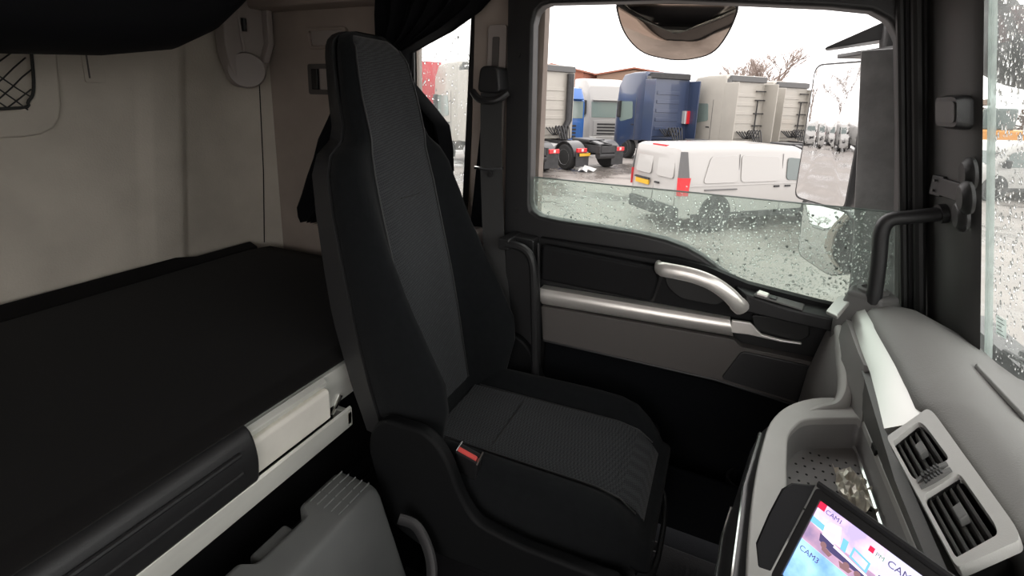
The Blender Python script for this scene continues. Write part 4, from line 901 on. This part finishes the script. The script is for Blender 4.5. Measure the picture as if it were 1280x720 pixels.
MB().tube([(-.468, .896, .581), (-.466, .898, .588), (-.468, .925, .594)], .003, 6).build('chrome_rim', 'chrome', bk)

# ------------------------------------------------------------------ seat belt
sb = empty('seat_belt', (-.73, 1.45, .4), 0, 'grey seat belt hanging from the door pillar behind the seat', 'seat belt')
def strap(pts, wd, name, m):
    secs = []
    for x, y, z, a in pts:
        dx, dy = math.cos(a)*wd/2, math.sin(a)*wd/2
        secs.append([(x-dx, y-dy, z), (x+dx, y+dy, z), (x+dx, y+dy+.003, z), (x-dx, y-dy+.003, z)])
    return MB().loft(secs).build(name, m, sb, ang=40)
strap([(-.728, 1.452, 1.475, 0), (-.726, 1.450, 1.35, 0), (-.722, 1.449, 1.23, .1), (-.705, 1.445, .98, .15), (-.672, 1.435, .75, .15), (-.632, 1.42, .47, .2)], .078, 'webbing', 'belt_web')
strap([(-.755, 1.50, 1.46, 0), (-.775, 1.50, 1.25, .2), (-.805, 1.50, .95, .3), (-.84, 1.50, .60, .3)], .05, 'return_webbing', 'carpet_black')
MB().loft([[(x+.03*0, y, z) for x, z in rnd([(-.77, 1.475), (-.685, 1.475), (-.695, 1.56), (-.76, 1.56)], .02, 4)] for y in (1.43, 1.525)]).build('guide_cover', 'black_plastic', sb, bevel=.008)
MB().tube(smoothpath([(-.79, 1.44, 1.478), (-.76, 1.425, 1.455), (-.725, 1.42, 1.450), (-.69, 1.425, 1.455), (-.662, 1.44, 1.478)], 4), .012, 10).build('guide_loop', 'black_plastic', sb)
MB().tube([(-.778, 1.438, 1.226), (-.73, 1.436, 1.224), (-.672, 1.438, 1.232)], .0055, 8).build('belt_tongue', 'chrome', sb)
MB().lathe((-.72, 1.442, 1.207), (0, -1, 0), [(.002, 0), (.010, 0), (.010, .006), (.002, .007)], 14).build('stop_button', 'black_plastic', sb)
MB().box((-.68, 1.38, .43), (-.59, 1.43, .50)).build('lower_anchor', 'door_grey', sb, bevel=.01)
lp = empty('pillar_grab_loop', (-.52, 1.42, .4), 0, 'black tubular entry handle between seat back and door', 'handle')
MB().tube(smoothpath([(-.635, 1.40, .985), (-.60, 1.40, .985), (-.565, 1.40, .975), (-.540, 1.40, .94), (-.530, 1.40, .85), (-.515, 1.40, .60), (-.51, 1.40, .42)], 5), .014, 10).build('handle_bar', 'black_plastic', lp)
MB().box((-.66, 1.39, .965), (-.62, 1.54, 1.005)).build('handle_bracket', 'black_plastic', lp, bevel=.006)

# ------------------------------------------------------------------ storage box between the seats
sx = empty('storage_box', (-.73, .5, 0), 0, 'grey plastic storage box with ribbed lid between the seats', 'box')
TX0, TX1, BZ = -.835, -.705, .50
def bsec(y, notch): 
    x0 = TX0 + notch
    return [(x0, y, BZ-.10), (x0, y, BZ-.012), (x0+.012, y, BZ), (TX1-.02, y, BZ), (TX1-.004, y, BZ-.006), (TX1+.008, y, BZ-.022), (-.60, y, .20), (-.60, y, .10), (x0, y, .10)]
MB().loft([bsec(.15, 0), bsec(.52, 0), bsec(.535, .03), bsec(.545, .035), bsec(.655, .035), bsec(.668, .03), bsec(.685, 0), bsec(.79, 0)] + [[(x*.985-.012, .815, z-.012*(z > .3)) for x, y, z in bsec(.815, 0)]]).build('box_body', 'box_grey', sx, bevel=.008, seg=3)
MB().box((-.845, .555, .40), (-.806, .648, .472)).build('side_latch', 'box_grey', sx, bevel=.008)
for i in range(5):
    for j in range(3):
        for y00 in (.695, .37):
            y0 = y00 + j*.037+.004; xx = TX0+.020+i*.022
            MB().box((xx, y0, BZ-.001), (xx+.0022, y0+.031, BZ+.0026)).build('grip_rib', 'rib_highlight_grey', sx)
MB().loft([[(-.60, y, .30), (-.585, y, .31), (-.585, y, .36), (-.60, y, .37)] for y in (.40, .66)]).build('side_rib', 'box_grey', sx, bevel=.004)
MB().tube(smoothpath([(-.645, .815, .42), (-.60, .83, .40), (-.555, .82, .34), (-.535, .79, .28), (-.535, .74, .24)], 5), .016, 10, flat=.5).build('carry_handle', 'seat_shell', sx)
MB().box((-.56, .66, .20), (-.515, .75, .255)).build('handle_foot', 'seat_shell', sx, bevel=.01)

# floor mat and footwell
fm = MB().box((-.05, .80, 0), (.42, 1.44, .012)).build('floor_mat', 'mat_black', bevel=.004)
tag(fm, 'black rubber floor mat in the passenger footwell', 'mat')
for i in range(12): MB().box((0.0+.033*i, .85, .011), (.012+.033*i, 1.40, .017)).build('mat_rib', 'mat_black', fm)
dp = empty('door_pocket', (.05, 1.45, .1), 0, 'black storage pocket with cup recess low on the door', 'pocket')
MB().box((-.40, 1.40, .12), (.34, 1.415, .34)).box((-.40, 1.41, .12), (.34, 1.487, .135)).build('pocket_front', 'carpet_black', dp, bevel=.006)
MB().lathe((.16, 1.45, .14), (0, 0, 1), [(.030, 0), (.042, 0), (.046, .20), (.040, .20), (.034, .02)], 20).build('cup_holder', 'black_plastic', dp)

# ------------------------------------------------------------------ dashboard
db = empty('dashboard', (.40, .6, .3), 0, 'grey moulded dashboard with silver trim and storage tray', 'dashboard')
def padx(y): return interp([(-.8, .370), (.6, .370), (.905, .362), (.945, .342), (1.154, .353), (1.47, .362)], y)
def strx(y): return interp([(-.8, .27), (.5, .277), (.857, .289), (1.12, .317), (1.486, .343)], y)
secs = []
for y in [-.80, -.3, .2, .5, .8, .905, .925, .945, 1.02, 1.1, 1.25, 1.36, 1.42, 1.455]:
    e = max(0, (y-1.30)/.155); dz = -.025*e*e; ex = .035*e*e
    px_, wxx = padx(y), min(wx(y, .95)-.03, .62)
    wxx = wx(max(-.5, min(y, 1.25)), .95)-.012
    secs.append([(px_+.012, y, .80), (px_+.002, y, .945+dz), (px_+ex*.3, y, .966+dz), (px_+.012+ex*.3, y, .982+dz), (px_+.05, y, .994+dz), (px_+.11, y, .990+dz), (.52, y, .968+dz), (wxx, y, .945+dz), (wxx, y, .80)])
MB().loft(secs).build('top_pad', 'dash_pad', db, ang=50)
plate(rnd([(.474, 1.125), (.60, 1.165), (.60, .10), (.470, .10)], [.02, .01, .01, .01]), [], lambda u, v: (u, v, .984-(u-.47)*.35), (0, 0, .010), 'top_lid', 'dash_pad', db, bevel=.004)
def strip(ylist, name, m, par, t=.012):
    s = []
    for y in ylist:
        r_ = Vector((padx(y)+.002, y, .966)); l_ = Vector((strx(y), y, .936)); nn_ = Vector((-.55, 0, .83))
        mid = (r_+l_)/2 + nn_*.006
        s.append([r_, mid, l_, l_-nn_*t, r_-nn_*t])
    return MB().loft(s).build(name, m, par, ang=60)
strip([.90, 1.0, 1.1, 1.2, 1.3, 1.38, 1.44], 'silver_trim', 'dash_silver', db)
strip([-.5, .2, .5, .61], 'silver_trim', 'dash_silver', db)
# dark gap under the strip + face down to the tray
MB().loft([[(strx(y)+.012, y, .922), (strx(y)-.002, y, .914), (strx(y)+.004, y, .900), (.335, y, .80), (.335, y, .70), (.40, y, .70), (.40, y, .86)] for y in (-.6, .3, .8, 1.0, 1.2, 1.30, 1.44)]).build('upper_face', 'dash_mid', db, ang=40)
# end panel near the door
MB().loft([[(strx(y)-.004-k*.002, y, .932), (x1, y, .86), (x2, y, .74), (x3, y, .60), (x3+.05, y, .40), (.45, y, .40), (.45, y, .932)] for k, (y, x1, x2, x3) in enumerate(((1.14, .326, .334, .33), (1.20, .322, .318, .31), (1.30, .308, .285, .272), (1.40, .300, .275, .262), (1.455, .302, .277, .265)))]).build('end_panel', 'dash_end', db, ang=60)
# pale frame sweeping from the strip round the tray
bpath = smoothpath([(.326, 1.445, .925), (.321, 1.42, .908), (.320, 1.36, .880), (.318, 1.30, .852), (.316, 1.25, .832), (.309, 1.208, .812), (.290, 1.180, .797), (.25, 1.150, .792), (.205, 1.105, .788)], 6)
MB().tube(bpath, [.011+.010*min(1, i/14)-.007*max(0, (i-30)/18) for i in range(len(bpath))], 12, flat=.75).build('frame_upright', 'dash_grey', db)
trO = rnd([(.362, 1.235), (.26, 1.205), (.190, 1.135), (.148, 1.050), (.113, .87), (.093, .66), (.088, .30), (.362, .30)], [.0, .06, .05, .06, .1, .1, .02, .0], 4)
trI = rnd([(.332, 1.150), (.215, 1.090), (.180, 1.02), (.165, .88), (.150, .66), (.145, .38), (.330, .38)], [.015, .03, .03, .06, .06, .03, .015], 4)
plate(trO, [trI], XY(.775), (0, 0, .03), 'tray_frame', 'dash_grey', db, bevel=.009, seg=3)
tr = MB()
c0 = (.25, .76)
tr.loft([[(x, y, .79) for x, y in trI], [(c0[0]+(x-c0[0])*.985, c0[1]+(y-c0[1])*.985, .748) for x, y in trI], [(c0[0]+(x-c0[0])*.95, c0[1]+(y-c0[1])*.97, .738) for x, y in trI], [(c0[0]+(x-c0[0])*.95, c0[1]+(y-c0[1])*.97, .705) for x, y in trI], [(c0[0]+(x-c0[0])*1.02, c0[1]+(y-c0[1])*1.02, .705) for x, y in trI], [(c0[0]+(x-c0[0])*1.02, c0[1]+(y-c0[1])*1.02, .79) for x, y in trI]], caps=False)
k = len(tr.v); tr.f.append(tuple(range(2*len(trI), 3*len(trI))))
tray = tr.build('tray_bowl', 'tray_grey', db, ang=50)
dots = MB()
for i in range(9):
    for j in range(22):
        x, y = .188+.016*i, .55+.025*j
        if inpoly(x, y, [(c0[0]+(a-c0[0])*.88, c0[1]+(b_-c0[1])*.93) for a, b_ in trI]):
            dots.lathe((x, y, .738), (0, 0, 1), [(.0025, 0), (.0022, .0012), (.0008, .0018)], 6)
dots.build('grip_dots', 'rubber', tray, kind='stuff')
MB().tube([(.322, 1.12, .751), (.316, .60, .751)], .004, 6).build('tray_bead', 'chrome', tray)
MB().box((.3285, 1.03, .800), (.336, 1.055, .812)).build('slot', 'rubber', db)
# lower face of the dash below the tray: dark panels with bright lines
def lface(y):
    o_ = interp([(.3, .088), (.66, .093), (.87, .113), (1.05, .148), (1.135, .190), (1.205, .26)], y)
    return [(o_+.004, .795), (o_-.012, .770), (o_-.026, .72), (o_-.035, .64), (o_-.038, .54), (o_-.020, .42), (o_+.03, .28), (o_+.12, .16), (o_+.13, .17), (o_+.045, .29), (o_, .42), (o_-.012, .54), (o_-.008, .64), (o_+.004, .70), (o_+.02, .775)]
ly = [.30, .5, .66, .78, .87, .96, 1.05, 1.10, 1.135, 1.17, 1.20]
MB().loft([[(x, y, z) for x, z in lface(y)] for y in ly]).build('lower_face', 'dash_dark', db, ang=60)
for idx, r_, ys_ in ((1, .0028, [q for q in ly if q <= 1.06]), (3, .0030, [q for q in ly if q <= .97]), (5, .0030, [q for q in ly if q <= .90])):
    MB().tube([(lface(y)[idx][0]-.0015, y, lface(y)[idx][1]) for y in ys_], r_, 6).build('bright_line', 'chrome', db)
# foil wrapper in the tray
rg = random.Random(31); fb = MB(); N = 9
grid = [[(.268+.054*i/N+rg.uniform(-.002, .002)+.0*j, .935+.10*j/N+rg.uniform(-.002, .002), .744+.014*rg.random()+.005*math.sin(i+j)) for i in range(N+1)] for j in range(N+1)]
for r_ in grid: fb.v += r_
for j in range(N):
    for i in range(N): a = j*(N+1)+i; fb.f.append((a, a+1, a+N+2, a+N+1))
o = fb.build('foil_wrapper', 'foil', smooth=False)
md = o.modifiers.new('thick', 'SOLIDIFY'); md.thickness = .001
tag(o, 'crumpled silver and gold foil wrapper lying in the dash tray', 'wrapper')

# twin air vent on the sloping face
E1 = Vector((.008, -.250, 0)); 
OV = Vector((.290, .856, .934)); AX = Vector((.0, -1, 0.0)); 
UX = (Vector((.358, .925, .969))-Vector((.290, .856, .934)))
def VF(a, b, d=0):   # a along the dash 0..1 (towards driver), b across 0..1 (towards the windscreen), d along the normal
    L0 = Vector((.290, .860, .934)); L1 = Vector((.299, .629, .934)); R0 = Vector((.358, .925, .969)); R1 = Vector((.366, .669, .969))
    p = (L0*(1-a)+L1*a)*(1-b) + (R0*(1-a)+R1*a)*b
    return p + Vector((-.45, 0, .89))*(d+.007)
av = MB()
vo = rnd([(0, 0), (0, 1), (1.04, 1), (1.04, 0)], [.06, .12, .12, .06], 5)
hA = rnd([(.075, .06), (.05, .72), (.44, .76), (.45, .06)], [.03, .12, .05, .08], 5)
hB = rnd([(.57, .06), (.56, .76), (.97, .78), (.99, .06)], [.08, .05, .1, .03], 5)
vent = plate(vo, [hA, hB], lambda a, b: VF(a, b, .006), VF(0, 0, -.008)-VF(0, 0, .006), 'air_vent', 'dash_grey', db, bevel=.004, seg=3)
for hh, a0, a1 in ((hA, .06, .445), (hB, .565, .975)):
    MB().loft([[VF(a, b, -.002) for a, b in hh], [VF(a, b, -.05) for a, b in hh]], caps=False).build('vent_duct', 'rubber', vent)
    MB().add([VF(a, b, -.048) for a, b in hh], [tuple(range(len(hh)))]).build('duct_floor', 'rubber', vent)
    for i in range(5):
        b = .13+.125*i
        v1 = [VF(a0+.012, b-.010, -.005), VF(a1-.012, b-.010, -.005), VF(a1-.012, b+.035, -.002), VF(a0+.012, b+.035, -.002)]
        dn = Vector((.30, 0, -.89))*.018
        MB().hexa([p+dn for p in v1]+v1).build('slat', 'dash_mid', vent, bevel=.0008)
    am = (a0+a1)/2
    MB().hexa([VF(am-.05, .36, -.004), VF(am+.05, .36, -.004), VF(am+.05, .52, -.004), VF(am-.05, .52, -.004), VF(am-.045, .36, .006), VF(am+.045, .36, .006), VF(am+.045, .52, .008), VF(am-.045, .52, .008)]).build('vent_knob', 'dash_mid', vent, bevel=.002)
for t0 in (.455, .505):
    MB().loft([[VF(t0+.008*math.sin(PI*q), .10+.58*q, .005), VF(t0+.026+.008*math.sin(PI*q), .10+.58*q, .005), VF(t0+.026+.008*math.sin(PI*q), .10+.58*q, .008+.005*math.sin(PI*q)), VF(t0+.008*math.sin(PI*q), .10+.58*q, .008+.005*math.sin(PI*q))] for q in [i/8 for i in range(9)]]).build('thumbwheel', 'dash_mid', vent)
    for i in range(6):
        q = .2+.1*i; p = VF(t0+.013+.008*math.sin(PI*q), .10+.58*q, .010+.004*math.sin(PI*q))
        MB().box(tuple(p-Vector((.0012, .003, .002))), tuple(p+Vector((.0012, .003, .001)))).build('wheel_notch', 'dash_dark', vent)

# ------------------------------------------------------------------ camera monitor
mo = empty('camera_monitor', (.16, .60, .80), 0, 'small colour monitor on the dash showing a split camera view', 'monitor')
e1 = Vector((.77, -.638, 0)).normalized(); e2 = Vector((-.335, -.403, -.852)); e2 = (e2-e1*e2.dot(e1)).normalized(); e3 = e2.cross(e1)
if e3.dot(Vector((0, 0, 1.45))-Vector((.162, .644, .96))) < 0: e3 = -e3
HW, HH = .0769, .0527; P0 = Vector((.1621, .6443, .96))
def SF(a, b, d=0): return P0 + e1*a + e2*b + e3*d
def splate(pts, d, t, name, m, par, **kw): return plate(pts, [], lambda a, b: SF(a, b, d), e3*t, name, m, par, **kw)
W_, H_ = 2*HW, 2*HH
bz = rnd([(-.010, -.012), (W_+.010, -.012), (W_+.010, H_+.012), (-.010, H_+.012)], .006)
plate(bz, [[(0, 0), (W_, 0), (W_, H_), (0, H_)]], lambda a, b: SF(a, b, .003), -e3*.012, 'bezel', 'black_plastic', mo, bevel=.0015)
splate(rnd([(-.010, -.018), (W_+.010, -.018), (W_+.010, H_+.012), (-.010, H_+.012)], .008), -.030, .020, 'back_case', 'black_plastic', mo, bevel=.006)
# sun hood: left side flap and shallow top lip
MB().loft([[SF(-.012, b, .003), SF(-.012-.022*q, b+.004, .006+.014*q), SF(-.015-.022*q, b+.004, .004+.014*q), SF(-.015, b, -.006)] for b, q in ((-.012, .15), (-.002, .75), (.012, 1), (.05, 1), (.09, .9), (.112, .4))]).build('hood_flap', 'soft_black', mo, ang=60)
MB().loft([[SF(a, -.012, .003), SF(a, -.017, .006), SF(a, -.020, .004), SF(a, -.018, -.006)] for a in (-.010, W_+.010)]).build('hood_lip', 'black_plastic', mo)
emis('scr_lilac', (.62, .47, .78), 0.6); emis('scr_mauve', (.36, .24, .36), 0.6); emis('scr_blue', (.22, .42, .82), 0.6); emis('scr_pale', (.60, .58, .80), 0.5)
emis('scr_red', (.65, .02, .06), 0.6); emis('scr_white', (.85, .80, .92), 0.6); emis('scr_dark', (.06, .05, .12), 0.6); emis('scr_brown', (.20, .11, .12), 0.6); emis('scr_green', (.08, .25, .12), 0.6); emis('scr_cyan', (.15, .40, .62), 0.6)
for nm_ in ('scr_blue', 'scr_lilac', 'scr_mauve'):
    n = MATS[nm_].node_tree; p = n.nodes['Principled BSDF']; t = n.nodes.new('ShaderNodeTexCoord'); a = n.nodes.new('ShaderNodeTexNoise'); a.inputs['Scale'].default_value = 35; a.inputs['Detail'].default_value = 5
    r = n.nodes.new('ShaderNodeValToRGB'); bc = p.inputs['Emission Color'].default_value
    r.color_ramp.elements[0].position = .35; r.color_ramp.elements[0].color = (bc[0]*.65, bc[1]*.7, bc[2]*.8, 1); r.color_ramp.elements[1].position = .68; r.color_ramp.elements[1].color = (min(1, bc[0]*1.5), min(1, bc[1]*1.35), min(1, bc[2]*1.15), 1)
    n.links.new(t.outputs['Object'], a.inputs[0]); n.links.new(a.outputs[0], r.inputs[0]); n.links.new(r.outputs[0], p.inputs['Emission Color'])
scn = splate([(0, 0), (W_, 0), (W_, H_), (0, H_)], -.004, .003, 'screen', 'scr_pale', mo)
def pic(pts, lay, name, m): return splate([(a*HW, b*HH) for a, b in pts], -.001+.00025*lay, .0002, name, m, scn, smooth=False)
pic([(0, 0), (1, 0), (1, 1), (0, 1)], 0, 'camera_picture', 'scr_lilac')
pic([(1.01, 0), (2, 0), (2, 1), (1.01, 1)], 0, 'camera_picture', 'scr_pale')
pic([(0, 1.01), (1, 1.01), (1, 2), (0, 2)], 0, 'camera_picture', 'scr_blue')
pic([(1.01, 1.01), (2, 1.01), (2, 2), (1.01, 2)], 0, 'camera_picture', 'scr_lilac')
pic([(0, .55), (.35, .62), (1, .60), (1, 1), (0, 1)], 1, 'picture_ground', 'scr_mauve')
pic([(0, .40), (.22, .42), (.22, .55), (0, .55)], 2, 'picture_fence', 'scr_cyan')
pic([(.20, .42), (.25, .28), (.40, .22), (.46, .50), (.40, .66), (.22, .62)], 3, 'picture_cab', 'scr_white')
pic([(.24, .46), (.38, .42), (.40, .54), (.26, .58)], 4, 'picture_cab_window', 'scr_pale')
pic([(.19, .62), (.42, .66), (.92, .76), (.92, .82), (.42, .84), (.22, .78)], 3, 'picture_chassis', 'scr_dark')
pic([(.42, .64), (.92, .72), (.92, .76), (.42, .70)], 4, 'picture_chassis_rail', 'scr_white')
pic([(.48, .38), (.56, .38), (.58, .64), (.50, .62)], 4, 'picture_crane', 'scr_cyan')
pic([(.64, .40), (.90, .46), (.90, .70), (.64, .64)], 4, 'picture_cage', 'scr_cyan')
pic([(.67, .45), (.87, .50), (.87, .66), (.67, .60)], 5, 'picture_cage_inside', 'scr_lilac')
pic([(.28, .80), (.45, .86), (.42, .95), (.30, .92)], 2, 'picture_mud', 'scr_brown')
pic([(.55, .86), (.75, .86), (.72, .95), (.60, .97)], 2, 'picture_mud', 'scr_brown')
for ax_ in (.30, .66, .82):
    splate([(ax_*HW+.0035*math.cos(q*PI/6), (.80+.04*(ax_ > .5))*HH+.0035*math.sin(q*PI/6)) for q in range(12)], .0004, .0002, 'picture_wheel', 'scr_brown', scn, smooth=False)
pic([(1.03, .55), (1.25, .48), (1.35, .58), (1.55, .66), (1.6, 1), (1.03, 1)], 2, 'picture_vehicle', 'scr_dark')
pic([(1.08, .58), (1.24, .53), (1.3, .64), (1.12, .70)], 3, 'picture_vehicle_glass', 'scr_cyan')
pic([(-.0, 0), (.11, 0), (.11, .17), (0, .17)], 4, 'red_marker', 'scr_red')
pic([(.80, .14), (.87, .14), (.87, .26), (.80, .26)], 4, 'red_marker', 'scr_red')
def stext(body, a, b, size, m):
    M = Matrix((e1, -e2, e3)).transposed().to_4x4(); M.translation = SF(a*HW, b*HH, .0012)
    text(body, size, M, 'caption', m, scn, depth=.0001)
stext('CAM1', .13, .17, .0075, 'scr_dark'); stext('CAM2', 1.06, .27, .0105, 'scr_dark'); stext('CAM3', .04, 1.24, .0090, 'scr_dark'); stext('PM', .90, .26, .0070, 'scr_green')
MB().tube([SF(W_*.5, H_*.8, -.02), Vector((.20, .52, .80)), Vector((.24, .50, .785))], .012, 10).build('stand_arm', 'black_plastic', mo)
